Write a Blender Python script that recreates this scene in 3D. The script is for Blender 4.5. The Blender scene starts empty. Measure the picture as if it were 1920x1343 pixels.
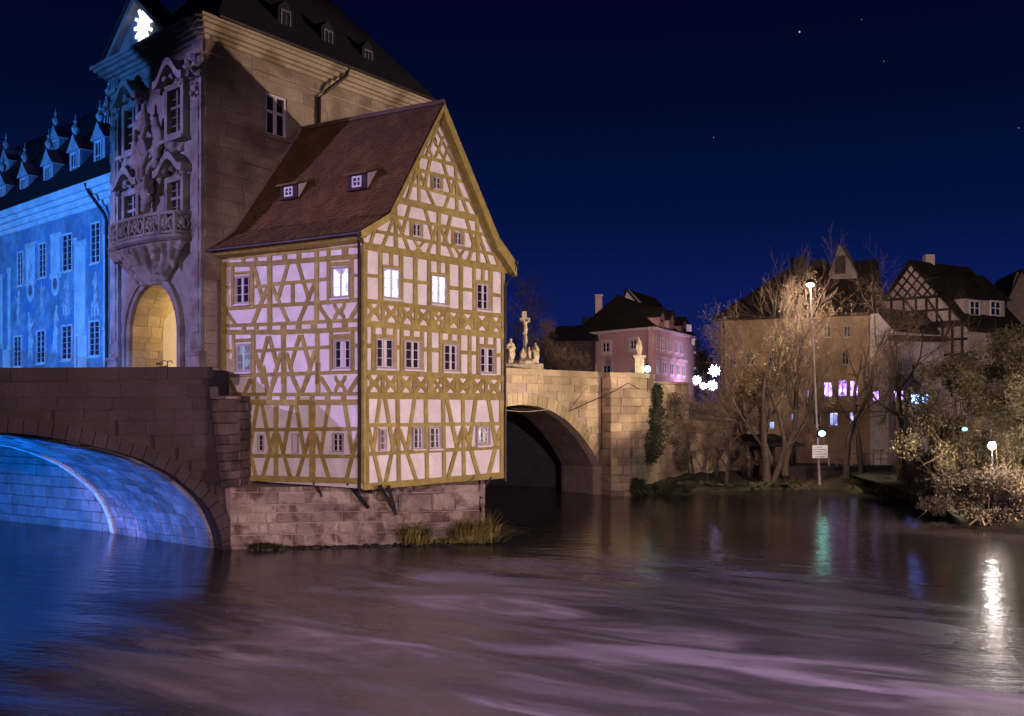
import bpy, math, random
from mathutils import Vector, Matrix, noise

# ------------------------------------------------------------------ camera, sky, lights, exposure
scene = bpy.context.scene
COL = scene.collection
F, CX, HY, H = 1900.0, 960.0, 760.0, 5.3        # focal length in photo pixels, horizon row, eye height over the water
cam_d = bpy.data.cameras.new('camera')
cam = bpy.data.objects.new('camera', cam_d); COL.objects.link(cam)
cam.location = (0, 0, H); cam.rotation_euler = (math.pi / 2, 0, 0)
cam_d.sensor_width = 36.0; cam_d.lens = 36.0 * F / 1920.0
cam_d.shift_y = (HY - 671.5) / 1920.0
cam_d.clip_end = 6000.0
scene.camera = cam

world = bpy.data.worlds.new('World'); scene.world = world; world.use_nodes = True
wn, wl = world.node_tree.nodes, world.node_tree.links
wn.clear()
w_out = wn.new('ShaderNodeOutputWorld'); w_bg = wn.new('ShaderNodeBackground')
w_tc = wn.new('ShaderNodeTexCoord'); w_sep = wn.new('ShaderNodeSeparateXYZ'); w_ramp = wn.new('ShaderNodeValToRGB')
wl.new(w_tc.outputs['Generated'], w_sep.inputs[0]); wl.new(w_sep.outputs['Z'], w_ramp.inputs[0])
wl.new(w_ramp.outputs[0], w_bg.inputs[0]); wl.new(w_bg.outputs[0], w_out.inputs[0])
cr = w_ramp.color_ramp
cr.elements[0].position = 0.0; cr.elements[0].color = (0.0070, 0.0130, 0.100, 1)
cr.elements[1].position = 0.48; cr.elements[1].color = (0.0003, 0.0006, 0.010, 1)
for p, c in ((0.10, (0.0034, 0.0100, 0.088)), (0.18, (0.0012, 0.0058, 0.046)), (0.28, (0.0005, 0.0032, 0.023)), (0.38, (0.0006, 0.0012, 0.0165))):
    e = cr.elements.new(p); e.color = (*c, 1)
w_bg.inputs[1].default_value = 1.0

vs = scene.view_settings
vs.view_transform = 'Standard'; vs.look = 'None'; vs.exposure = 0.0; vs.gamma = 1.0; vs.use_curve_mapping = False
cy = scene.cycles
cy.use_denoising = True; cy.max_bounces = 5; cy.diffuse_bounces = 2; cy.glossy_bounces = 3; cy.transmission_bounces = 3
cy.sample_clamp_indirect = 2.0; cy.sample_clamp_direct = 30.0; cy.caustics_reflective = False; cy.caustics_refractive = False
cy.use_adaptive_sampling = True; cy.adaptive_threshold = 0.02

def spot(name, loc, aim, watts, color, deg, blend=0.3, size=0.15):
    d = bpy.data.lights.new(name, 'SPOT'); d.energy = watts; d.color = color
    d.spot_size = math.radians(deg); d.spot_blend = blend; d.shadow_soft_size = size
    o = bpy.data.objects.new(name, d); COL.objects.link(o); o.location = loc
    o.rotation_euler = (Vector(aim) - Vector(loc)).to_track_quat('-Z', 'Y').to_euler()
    return o

def lamp(name, loc, watts, color, size=0.1, parent=None):
    d = bpy.data.lights.new(name, 'POINT'); d.energy = watts; d.color = color; d.shadow_soft_size = size
    o = bpy.data.objects.new(name, d); COL.objects.link(o); o.location = loc
    if parent is not None:
        o.parent = parent; o.matrix_parent_inverse = Matrix.Translation(parent.location).inverted()
    return o

# floodlights outside the frame: most read off the lit walls, the fills added
spot('blue_floodlight', (-46, 26, 5.5), (-29.5, 56.5, 18.1), 54000, (0.065, 0.29, 1.0), 61, 0.05, 0.2)
spot('blue_arch_floodlight', (-23.5, 33.0, 0.9), (-19.3, 39.8, 3.0), 10500, (0.006, 0.20, 1.0), 88, 0.25, 0.2)
spot('purple_floodlight', (-45, 25, 18), (-10.5, 39.5, 8.5), 50000, (0.50, 0.38, 1.0), 36, 0.25, 0.1)
spot('pink_floodlight', (-12, 1, 8), (-5.5, 38, 4.6), 20000, (1.0, 0.66, 0.68), 52, 1.0, 0.4)
spot('river_fill', (9, 3, 7.5), (4.0, 24, 0), 16500, (1.0, 0.70, 0.97), 78, 0.8, 0.5)  # added fill that brightens the foam, no known lamp
spot('street_fill', (6, 2, 9), (10.5, 88, 8), 88000, (1.0, 0.66, 0.64), 13, 0.5, 0.4)  # added fill from near the camera, brightens the pink house
spot('warm_floodlight', (50, 34, 1.6), (-2, 44, 9), 80000, (1.0, 0.71, 0.64), 30, 0.35, 0.7)
spot('bridge_floodlight', (28, 35, 1.8), (3.5, 58, 4.0), 54000, (1.0, 0.75, 0.54), 40, 0.5, 0.12)
spot('bank_fill', (19, 1, 10), (27, 64, 5.5), 92000, (1.0, 0.73, 0.60), 34, 0.6, 0.4)  # added fill from near the camera for the bushes and ochre house
# a very weak sun lamp, added as faint cool fill
sd = bpy.data.lights.new('faint_sun_fill', 'SUN'); sd.energy = 0.006; sd.angle = math.radians(0.5); sd.color = (0.75, 0.8, 1.0)
so = bpy.data.objects.new('faint_sun_fill', sd); COL.objects.link(so); so.rotation_euler = (math.radians(50), 0, math.radians(-30))

# ------------------------------------------------------------------ helpers
def at(px, py, Y):
    return Vector(((px - CX) * Y / F, Y, H + (HY - py) * Y / F))

class Plane:
    """a vertical plane: start point, horizontal direction, normal towards the river"""
    def __init__(s, ax, ay, dx, dy, flip=False):
        l = math.hypot(dx, dy); s.ax, s.ay, s.dx, s.dy = ax, ay, dx / l, dy / l
        nx, ny = -s.dy, s.dx
        if nx * -ax + ny * -ay < 0: nx, ny = -nx, -ny
        if flip: nx, ny = -nx, -ny
        s.nx, s.ny = nx, ny
    def uz(s, px, py):
        r = (px - CX) / F
        u = (r * s.ay - s.ax) / (s.dx - r * s.dy)
        return u, H + (HY - py) * (s.ay + s.dy * u) / F
    def pt(s, u, z, o=0.0):
        return Vector((s.ax + s.dx * u + s.nx * o, s.ay + s.dy * u + s.ny * o, z))
    def moved(s, o):
        p = Plane(s.ax + s.nx * o, s.ay + s.ny * o, s.dx, s.dy); p.nx, p.ny = s.nx, s.ny
        return p
    def mat(s):
        return Matrix(((s.dx, s.nx, 0, 0), (s.dy, s.ny, 0, 0), (0, 0, 1, 0), (0, 0, 0, 1)))

class MB:
    def __init__(s): s.v = []; s.f = []
    def face(s, pts):
        b = len(s.v); s.v += [tuple(p) for p in pts]; s.f.append(tuple(range(b, b + len(pts)))); return s
    def prism(s, A, B):
        n = len(A); b = len(s.v); s.v += [tuple(p) for p in A] + [tuple(p) for p in B]
        s.f.append(tuple(range(b, b + n))); s.f.append(tuple(range(b + 2 * n - 1, b + n - 1, -1)))
        for i in range(n):
            j = (i + 1) % n; s.f.append((b + i, b + n + i, b + n + j, b + j))
        return s
    def slab(s, pl, poly, o0, o1):
        return s.prism([pl.pt(u, z, o1) for u, z in poly], [pl.pt(u, z, o0) for u, z in poly])
    def rect(s, pl, u0, z0, u1, z1, o0, o1):
        return s.slab(pl, [(u0, z0), (u1, z0), (u1, z1), (u0, z1)], o0, o1)
    def ring(s, pl, u0, z0, u1, z1, w, o0, o1):
        if u0 > u1: u0, u1 = u1, u0
        e = 0.0015
        s.rect(pl, u0, z0, u1, z0 + w, o0, o1); s.rect(pl, u0, z1 - w, u1, z1, o0, o1)
        s.rect(pl, u0, z0 + w, u0 + w, z1 - w, o0, o1 - e); s.rect(pl, u1 - w, z0 + w, u1, z1 - w, o0, o1 - e)
        return s
    def plan(s, pts, z0, z1):
        return s.prism([(x, y, z1) for x, y in pts], [(x, y, z0) for x, y in pts])
    def tube(s, pts, rads, n=6, cap=True):
        pts = [Vector(p) for p in pts]
        if not isinstance(rads, (list, tuple)): rads = [rads] * len(pts)
        b = len(s.v); k = len(pts)
        for i, p in enumerate(pts):
            t = (pts[min(i + 1, k - 1)] - pts[max(i - 1, 0)])
            if t.length < 1e-9: t = Vector((0, 0, 1))
            t.normalize()
            a = t.cross(Vector((0.31, 0.17, 0.93)) if abs(t.z) < 0.9 else Vector((1, 0.1, 0))).normalized(); c = t.cross(a)
            for j in range(n):
                q = 2 * math.pi * j / n
                s.v.append(tuple(p + (a * math.cos(q) + c * math.sin(q)) * rads[i]))
        for i in range(k - 1):
            for j in range(n):
                j2 = (j + 1) % n
                s.f.append((b + i * n + j, b + i * n + j2, b + (i + 1) * n + j2, b + (i + 1) * n + j))
        if cap:
            s.f.append(tuple(b + j for j in range(n - 1, -1, -1))); s.f.append(tuple(b + (k - 1) * n + j for j in range(n)))
        return s
    def lathe(s, c, prof, n=12, fold=0.0, folds=7, ph=0.0, sx=1.0, sy=1.0, rot=0.0):
        b = len(s.v); k = len(prof); cr_, sr_ = math.cos(rot), math.sin(rot)
        for i, (r, z) in enumerate(prof):
            for j in range(n):
                q = 2 * math.pi * j / n; rr = r * (1 + fold * math.sin(folds * q + ph + 1.3 * z))
                x, y = rr * math.cos(q) * sx, rr * math.sin(q) * sy
                s.v.append((c[0] + x * cr_ - y * sr_, c[1] + x * sr_ + y * cr_, c[2] + z))
        for i in range(k - 1):
            for j in range(n):
                j2 = (j + 1) % n; s.f.append((b + i * n + j, b + i * n + j2, b + (i + 1) * n + j2, b + (i + 1) * n + j))
        s.f.append(tuple(b + j for j in range(n - 1, -1, -1))); s.f.append(tuple(b + (k - 1) * n + j for j in range(n)))
        return s
    def ball(s, c, rx, ry=None, rz=None, n=8, m=6, M=None):
        ry = rx if ry is None else ry; rz = rx if rz is None else rz
        b = len(s.v); c = Vector(c)
        for i in range(1, m):
            th = math.pi * i / m
            for j in range(n):
                q = 2 * math.pi * j / n
                p = Vector((rx * math.sin(th) * math.cos(q), ry * math.sin(th) * math.sin(q), rz * math.cos(th)))
                if M is not None: p = M @ p
                s.v.append(tuple(c + p))
        top, bot = Vector((0, 0, rz)), Vector((0, 0, -rz))
        if M is not None: top, bot = M @ top, M @ bot
        s.v.append(tuple(c + top)); s.v.append(tuple(c + bot)); t0, b0 = len(s.v) - 2, len(s.v) - 1
        for j in range(n):
            j2 = (j + 1) % n
            s.f.append((t0, b + j, b + j2)); s.f.append((b0, b + (m - 2) * n + j2, b + (m - 2) * n + j))
            for i in range(m - 2):
                s.f.append((b + i * n + j, b + (i + 1) * n + j, b + (i + 1) * n + j2, b + i * n + j2))
        return s
    def mesh(s, name):
        me = bpy.data.meshes.new(name); me.from_pydata(s.v, [], s.f); me.update(); return me

def recalc(me):
    import bmesh
    bm = bmesh.new(); bm.from_mesh(me); bmesh.ops.recalc_face_normals(bm, faces=bm.faces); bm.to_mesh(me); bm.free()

def link(name, me, m, parent=None, smooth=False):
    if m is not None and not me.materials: me.materials.append(m)
    if smooth: me.polygons.foreach_set('use_smooth', [True] * len(me.polygons))
    o = bpy.data.objects.new(name, me); COL.objects.link(o)
    if parent is not None: adopt(o, parent)
    return o

def world_loc(p):
    v = Vector((0, 0, 0))
    if p.parent is not None: v = v + world_off(p)
    else: v = v + p.location
    return v
def world_off(p):
    return Vector((0, 0, 0))
def adopt(o, p):
    o.parent = p
    # meshes are modelled in place, so a part keeps its coordinates under a thing whose Empty stands at its base
    if p.parent is None: o.matrix_parent_inverse = Matrix.Translation(p.location).inverted()

def obj(name, mb, m, parent=None, smooth=False, label=None, cat=None, group=None, kind=None):
    me = mb.mesh(name); recalc(me)
    o = link(name, me, m, parent, smooth)
    tag(o, label, cat, group, kind); return o

def tag(o, label=None, cat=None, group=None, kind=None):
    if label: o['label'] = label
    if cat: o['category'] = cat
    if group: o['group'] = group
    if kind: o['kind'] = kind
    return o

def thing(name, loc, label, cat, group=None):
    o = bpy.data.objects.new(name, None); COL.objects.link(o); o.location = loc; o.empty_display_size = 0.3
    return tag(o, label, cat, group)

# ------------------------------------------------------------------ materials
MATS = {}
def mat(name, col, rough=0.8, var=0.25, scale=2.0, fine=18.0, bump=0.15, obj_var=0.0, stretch=None, stain=None, stain_scale=0.5, metal=0.0, spec=0.3, bump_d=0.02):
    if name in MATS: return MATS[name]
    m = bpy.data.materials.new(name); m.use_nodes = True; MATS[name] = m
    N, L = m.node_tree.nodes, m.node_tree.links
    b = N['Principled BSDF']; b.inputs['Roughness'].default_value = rough; b.inputs['Metallic'].default_value = metal
    b.inputs['Specular IOR Level'].default_value = spec
    tc = N.new('ShaderNodeNewGeometry'); vec = tc.outputs['Position']
    if stretch:
        mp = N.new('ShaderNodeMapping'); mp.inputs['Scale'].default_value = stretch; L.new(vec, mp.inputs[0]); vec = mp.outputs[0]
    def nz(sc, det=4.0):
        n = N.new('ShaderNodeTexNoise'); n.inputs['Scale'].default_value = sc; n.inputs['Detail'].default_value = det
        L.new(vec, n.inputs['Vector']); return n.outputs[0]
    n1, n2 = nz(scale), nz(fine)
    def ramp(src, c0, c1, p0=0.3, p1=0.7):
        r = N.new('ShaderNodeValToRGB'); r.color_ramp.elements[0].position = p0; r.color_ramp.elements[1].position = p1
        r.color_ramp.elements[0].color = (*c0, 1); r.color_ramp.elements[1].color = (*c1, 1); L.new(src, r.inputs[0]); return r.outputs[0]
    lo = tuple(c * (1 - var) for c in col); hi = tuple(min(1, c * (1 + var * 0.6)) for c in col)
    c = ramp(n1, lo, hi)
    def mul(a, bb, fac=1.0):
        x = N.new('ShaderNodeMix'); x.data_type = 'RGBA'; x.blend_type = 'MULTIPLY'; x.inputs[0].default_value = fac
        L.new(a, x.inputs[6]); L.new(bb, x.inputs[7]); return x.outputs[2]
    g = 1 - var * 0.9
    c = mul(c, ramp(n2, (g, g, g), (1, 1, 1), 0.3, 0.65))
    if stain is not None:
        n3 = nz(stain_scale, 6.0)
        x = N.new('ShaderNodeMix'); x.data_type = 'RGBA'; L.new(ramp(n3, (0, 0, 0), (1, 1, 1), 0.5, 0.62), x.inputs[0])
        L.new(c, x.inputs[6]); x.inputs[7].default_value = (*stain, 1); c = x.outputs[2]
    if obj_var:
        oi = N.new('ShaderNodeObjectInfo'); g0 = 1 - obj_var
        c = mul(c, ramp(oi.outputs['Random'], (g0, g0 * 0.97, g0 * 0.93), (1, 1, 1), 0.0, 1.0))
    L.new(c, b.inputs['Base Color'])
    if bump:
        bp = N.new('ShaderNodeBump'); bp.inputs['Strength'].default_value = bump; bp.inputs['Distance'].default_value = bump_d
        L.new(n2, bp.inputs['Height']); L.new(bp.outputs[0], b.inputs['Normal'])
    return m

def glow(name, col, strength, pattern=None, pscale=3.0):
    m = bpy.data.materials.new(name); m.use_nodes = True
    N, L = m.node_tree.nodes, m.node_tree.links; b = N['Principled BSDF']
    b.inputs['Base Color'].default_value = (0.1, 0.1, 0.1, 1); b.inputs['Roughness'].default_value = 0.4
    b.inputs['Emission Color'].default_value = (*col, 1); b.inputs['Emission Strength'].default_value = strength
    if pattern:
        g = N.new('ShaderNodeNewGeometry'); v = N.new('ShaderNodeTexVoronoi'); v.distance = 'CHEBYCHEV'; v.inputs['Scale'].default_value = pscale
        r = N.new('ShaderNodeValToRGB'); L.new(g.outputs['Position'], v.inputs['Vector'])
        s = N.new('ShaderNodeSeparateColor'); L.new(v.outputs['Color'], s.inputs[0]); L.new(s.outputs[0], r.inputs[0])
        for i, (p, c) in enumerate(pattern):
            e = r.color_ramp.elements[i] if i < 2 else r.color_ramp.elements.new(p)
            e.position = p; e.color = (*c, 1)
        L.new(r.outputs[0], b.inputs['Emission Color'])
    return m

M_plaster = mat('plaster', (0.76, 0.72, 0.70), 0.9, 0.17, 1.6, 14, 0.35, stain=(0.66, 0.60, 0.58), stain_scale=0.9)
M_timber = mat('ochre_timber', (0.44, 0.355, 0.10), 0.85, 0.30, 4.0, 26, 0.6, obj_var=0.26, stain=(0.32, 0.245, 0.075), stain_scale=2.2)
M_rooftile = mat('clay_rooftile', (0.185, 0.10, 0.036), 0.9, 0.36, 1.1, 6.5, 0.3, stain=(0.12, 0.068, 0.028), stain_scale=1.4)
M_tower = mat('tower_sandstone', (0.42, 0.345, 0.24), 0.9, 0.30, 0.8, 14, 0.3, obj_var=0.22, stain=(0.20, 0.15, 0.11), stain_scale=0.45)
M_facade = mat('facade_sandstone', (0.235, 0.225, 0.21), 0.9, 0.28, 1.4, 14, 0.3, stain=(0.12, 0.105, 0.10), stain_scale=0.9)
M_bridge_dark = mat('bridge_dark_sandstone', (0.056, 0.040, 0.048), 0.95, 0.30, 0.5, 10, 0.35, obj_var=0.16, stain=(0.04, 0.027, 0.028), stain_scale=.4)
M_bridge = mat('bridge_sandstone', (0.50, 0.40, 0.25), 0.9, 0.28, 0.8, 9, 0.35, obj_var=0.40, stain=(0.27, 0.20, 0.13), stain_scale=0.35)
M_found = mat('foundation_sandstone', (0.48, 0.385, 0.305), 0.92, 0.32, 1.6, 12, 0.5, obj_var=0.42, stain=(0.17, 0.115, 0.09), stain_scale=1.7)
M_mortar = mat('mortar', (0.38, 0.30, 0.24), 0.95, 0.25, 2.0, 20, 0.3)
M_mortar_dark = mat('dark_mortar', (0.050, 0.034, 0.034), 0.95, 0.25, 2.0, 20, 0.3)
M_vault = mat('vault_stone', (0.33, 0.32, 0.35), 0.9, 0.40, 1.3, 7, 0.7, obj_var=0.50, stain=(0.17, 0.17, 0.20), stain_scale=1.6, bump_d=0.04)
M_quay = mat('quay_stone', (0.30, 0.30, 0.31), 0.9, 0.30, 1.0, 10, 0.35, obj_var=0.25)
M_gutter = mat('gutter_metal', (0.045, 0.030, 0.026), 0.5, 0.3, 4, 30, 0.1, metal=0.4)
M_wframe = mat('window_paint', (0.66, 0.63, 0.66), 0.6, 0.08, 3, 30, 0.1)
M_wouter = mat('window_surround_paint', (0.36, 0.29, 0.27), 0.7, 0.15, 3, 30, 0.1)
M_glass = mat('dark_glass', (0.018, 0.014, 0.018), 0.12, 0.1, 3, 5, 0.0, spec=0.5)
M_strut = mat('weathered_timber', (0.045, 0.030, 0.030), 0.85, 0.35, 3, 30, 0.4)
M_roof_dark = mat('slate_roof', (0.020, 0.018, 0.022), 0.8, 0.35, 1.5, 10, 0.3)
M_cornice = mat('cornice_sandstone', (0.50, 0.42, 0.27), 0.9, 0.22, 0.7, 12, 0.3, stain=(0.24, 0.19, 0.10), stain_scale=0.5)
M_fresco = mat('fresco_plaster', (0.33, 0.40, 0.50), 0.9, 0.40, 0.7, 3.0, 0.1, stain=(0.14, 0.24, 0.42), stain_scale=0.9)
M_relief = mat('painted_pilaster', (0.74, 0.75, 0.76), 0.9, 0.20, 1.2, 6, 0.1)
M_fresco_fig = mat('fresco_figures', (0.80, 0.78, 0.76), 0.9, 0.30, 2.2, 9, 0.1, stain=(0.55, 0.42, 0.42), stain_scale=1.8)
M_cream = mat('cream_plaster', (0.80, 0.70, 0.54), 0.9, 0.08, 1.0, 8, 0.1)
M_passage = mat('passage_stone', (0.52, 0.40, 0.20), 0.9, 0.25, 1.0, 10, 0.3, obj_var=0.3)
M_iron = mat('dark_iron', (0.02, 0.02, 0.022), 0.5, 0.2, 6, 30, 0.1, metal=0.6)
M_statue = mat('statue_stone', (0.55, 0.46, 0.30), 0.9, 0.3, 4, 20, 0.3)
M_bark = mat('bark', (0.085, 0.062, 0.045), 0.95, 0.4, 4, 25, 0.6)
M_twig = mat('twigs', (0.15, 0.105, 0.07), 0.95, 0.3, 2, 20, 0.0)
M_soil = mat('bank_soil', (0.055, 0.045, 0.028), 0.95, 0.4, 0.8, 6, 0.6, stain=(0.05, 0.06, 0.02), stain_scale=0.4)
M_street = mat('street_paving', (0.12, 0.11, 0.10), 0.9, 0.2, 1, 8, 0.2)

def leafmat(name, col, var=0.5):
    m = mat(name, col, 0.7, var, 1.1, 5.0, 0.0)
    N, L = m.node_tree.nodes, m.node_tree.links; b = N['Principled BSDF']
    t = N.new('ShaderNodeBsdfTranslucent'); x = N.new('ShaderNodeMixShader'); x.inputs[0].default_value = 0.25
    src = b.inputs['Base Color'].links[0].from_socket
    L.new(src, t.inputs[0]); L.new(b.outputs[0], x.inputs[1]); L.new(t.outputs[0], x.inputs[2]); L.new(x.outputs[0], N['Material Output'].inputs[0])
    return m
M_leaf_yellow = leafmat('yellow_leaves', (0.34, 0.275, 0.13))
M_leaf_brown = leafmat('autumn_leaves', (0.23, 0.195, 0.115), .75)
M_leaf_dark = leafmat('dull_brown_leaves', (0.095, 0.072, 0.05), .7)
M_leaf_green = leafmat('green_leaves', (0.075, 0.095, 0.028))
M_ivy = leafmat('ivy_leaves', (0.040, 0.050, 0.024))
M_grass = leafmat('grass_blades', (0.36, 0.31, 0.09))

# ------------------------------------------------------------------ stone walls
CHAMFER = {'tower_sandstone': .05, 'bridge_dark_sandstone': .10, 'foundation_sandstone': .45, 'quay_stone': .15, 'bridge_sandstone': .15}
def stone_variants(rng, k=6, ch=.2):
    out = []
    for _ in range(k):
        mb = MB(); j = lambda s: rng.uniform(-s, s)
        bk = [(-.5, -.5), (.5, -.5), (.5, .5), (-.5, .5)]
        c = 0.045
        fr = [(-.5 + c + j(.02), -.5 + 2 * c + j(.03)), (.5 - c + j(.02), -.5 + 2 * c + j(.03)), (.5 - c + j(.02), .5 - 2 * c + j(.03)), (-.5 + c + j(.02), .5 - 2 * c + j(.03))]
        v = [(x, -1.0, z) for x, z in bk] + [(x, -ch, z) for x, z in bk] + [(x, 0.0 + j(ch * .7), z) for x, z in fr]
        f = [(3, 2, 1, 0)]
        for a in (0, 4):
            for i in range(4):
                i2 = (i + 1) % 4; f.append((a + i, a + i2, a + 4 + i2, a + 4 + i))
        f.append((8, 9, 10, 11)); mb.v, mb.f = v, f
        me = mb.mesh('stone'); recalc(me); out.append(me)
    return out

STONE_SETS = {}
def stones_for(m):
    if m.name not in STONE_SETS:
        s = stone_variants(random.Random(len(STONE_SETS) + 5), 6, CHAMFER.get(m.name, .2))
        for me in s: me.materials.append(m)
        STONE_SETS[m.name] = s
    return STONE_SETS[m.name]

def place_stone(parent, pl, u, z, w, h, front, depth, m, rng, name='stone'):
    me = rng.choice(stones_for(m))
    o = bpy.data.objects.new(name, me); COL.objects.link(o)
    M = Matrix.Translation(pl.pt(u, z, front)) @ pl.mat() @ Matrix.Diagonal((w * (1 if rng.random() < .5 else -1) if False else w, depth, h, 1))
    o.matrix_basis = M; o.parent = parent; o.matrix_parent_inverse = Matrix.Translation(parent.location).inverted() if parent.parent is None else Matrix()
    return o

def stone_wall(parent, pl, courses, spans, lmin, lmax, front, depth, m, rng, gap=0.014, limit=300, jit=0.012, name='stone'):
    """courses: list of z edges; spans(z0,z1) gives the stretches of u that carry stone"""
    n = 0
    for z0, z1 in zip(courses[:-1], courses[1:]):
        for u0, u1 in spans(z0, z1):
            if u1 - u0 < 0.12: continue
            u = u0; first = True
            while u < u1 - 1e-6:
                l = rng.uniform(lmin, lmax) * (rng.uniform(0.4, 1.0) if first else 1.0); first = False
                if u1 - (u + l) < lmin * 0.5: l = u1 - u
                l = min(l, u1 - u)
                if n < limit:
                    place_stone(parent, pl, u + l / 2, (z0 + z1) / 2, l - gap, z1 - z0 - gap, front + rng.uniform(-jit, jit), depth, m, rng, name); n += 1
                u += l
    return n

def courses(z0, z1, hmin, hmax, rng):
    zs = [z0]
    while zs[-1] < z1 - hmin * 0.6:
        zs.append(min(z1, zs[-1] + rng.uniform(hmin, hmax)))
    zs[-1] = z1
    return zs

# ------------------------------------------------------------------ setting: water, river bed, banks
W0, W1, W2 = (-10.4, 37.3), (-16.2, 41.96), (-23.66, 46.8)       # foot of the river wall of the island

def water_material():
    m = bpy.data.materials.new('river_water'); m.use_nodes = True
    N, L = m.node_tree.nodes, m.node_tree.links
    b = N['Principled BSDF']
    g = N.new('ShaderNodeNewGeometry')
    def mapped(scale, rot=0.0, loc=(0, 0, 0)):
        m0 = N.new('ShaderNodeMapping'); m0.inputs['Rotation'].default_value = (0, 0, rot); L.new(g.outputs['Position'], m0.inputs[0])
        mp = N.new('ShaderNodeMapping'); mp.inputs['Scale'].default_value = scale; mp.inputs['Location'].default_value = loc
        L.new(m0.outputs[0], mp.inputs[0]); return mp.outputs[0]
    def nz(v, sc, det=5.0, dist=0.0, rough=0.55):
        n = N.new('ShaderNodeTexNoise'); n.inputs['Scale'].default_value = sc; n.inputs['Detail'].default_value = det
        n.inputs['Distortion'].default_value = dist; n.inputs['Roughness'].default_value = rough
        L.new(v, n.inputs['Vector']); return n.outputs[0]
    def math_(op, a, c):
        x = N.new('ShaderNodeMath'); x.operation = op; x.use_clamp = op in ('MULTIPLY', 'ADD')
        for i, q in enumerate((a, c)):
            if isinstance(q, (int, float)): x.inputs[i].default_value = q
            else: L.new(q, x.inputs[i])
        return x.outputs[0]
    def smooth(v, lo, hi):
        x = N.new('ShaderNodeMapRange'); x.interpolation_type = 'SMOOTHSTEP'; x.inputs[1].default_value = lo; x.inputs[2].default_value = hi
        L.new(v, x.inputs[0]); return x.outputs[0]
    sep = N.new('ShaderNodeSeparateXYZ'); L.new(g.outputs['Position'], sep.inputs[0])
    # milky, aerated streaks drawn out along the current
    streak = nz(mapped((0.13, 0.48, 1), 0.56), 1.0, 4.0, 1.5)
    streak2 = nz(mapped((0.22, 0.70, 1), 0.62, (3, 7, 0)), 1.0, 3.0, 1.4)
    big = nz(mapped((0.07, 0.20, 1), 0.5, (11, 2, 0)), 1.0, 2.0, 0.5)
    foam = math_('MULTIPLY', smooth(streak, 0.42, 0.66), smooth(big, 0.34, 0.58))
    foam = math_('ADD', foam, math_('MULTIPLY', smooth(streak2, 0.46, 0.72), 0.38))
    foam = math_('ADD', math_('MULTIPLY', foam, 0.80), 0.20)
    # the rapids below the island tip: near the camera and right of the pier
    near = smooth(sep.outputs['Y'], 39.0, 26.0)
    x0 = smooth(sep.outputs['X'], -12.0, -1.0); x1 = smooth(sep.outputs['X'], 13.0, 7.5)
    foam = math_('MULTIPLY', foam, math_('MULTIPLY', near, math_('MULTIPLY', x0, x1)))
    c = N.new('ShaderNodeMix'); c.data_type = 'RGBA'; L.new(foam, c.inputs[0])
    c.inputs[6].default_value = (0.030, 0.023, 0.024, 1); c.inputs[7].default_value = (0.52, 0.46, 0.54, 1); L.new(c.outputs[2], b.inputs['Base Color'])
    r = N.new('ShaderNodeMapRange'); L.new(foam, r.inputs[0]); r.inputs[3].default_value = 0.13; r.inputs[4].default_value = 0.9
    L.new(r.outputs[0], b.inputs['Roughness']); b.inputs['IOR'].default_value = 1.33
    h = math_('ADD', math_('MULTIPLY', nz(mapped((0.5, 1.3, 1), 0.3), 1.6, 4.0), 0.7), math_('MULTIPLY', nz(mapped((1.0, 2.0, 1), 0.3), 3.6, 2.0), 0.20))
    bp = N.new('ShaderNodeBump'); bp.inputs['Strength'].default_value = 0.36; bp.inputs['Distance'].default_value = 0.14
    L.new(h, bp.inputs['Height']); L.new(bp.outputs[0], b.inputs['Normal'])
    return m
M_water = water_material()

def build_water():
    xs = [-400, -160, -90, -60, -45] + [-36 + 0.34 * i for i in range(200)] + [34, 42, 60, 90, 160, 400]
    ys = [-60, -20, 0, 5] + [9 + 0.30 * i for i in range(130)] + [49, 52, 56, 60, 66, 80, 120]
    mb = MB()
    for y in ys:
        for x in xs:
            a = max(0.0, min(1.0, (40 - y) / 14)) * max(0, min(1, (y + 10) / 16))
            a *= max(0.12, min(1.0, (x + 14) / 8)) * max(0.03, min(1.0, (11 - x) / 8))
            fx, fy = x * .83 - y * .56, x * .56 + y * .83; q = Vector((fx * 0.16, fy * 0.5, 0.3))
            z = a * (0.16 * noise.noise(q) + 0.07 * noise.noise(q * 2.3) + 0.05 * noise.noise(Vector((fx * 0.4, fy * 1.2, 2.0))))
            mb.v.append((x, y, z))
    n = len(xs)
    for j in range(len(ys) - 1):
        for i in range(n - 1):
            mb.f.append((j * n + i, j * n + i + 1, (j + 1) * n + i + 1, (j + 1) * n + i))
    o = link('water', mb.mesh('water'), M_water, None, True); o['kind'] = 'structure'
build_water()

bed = MB(); bed.face([(-900, -300, -2.2), (900, -300, -2.2), (900, 1500, -2.2), (-900, 1500, -2.2)])
obj('ground', bed, M_soil, kind='structure')

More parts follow.
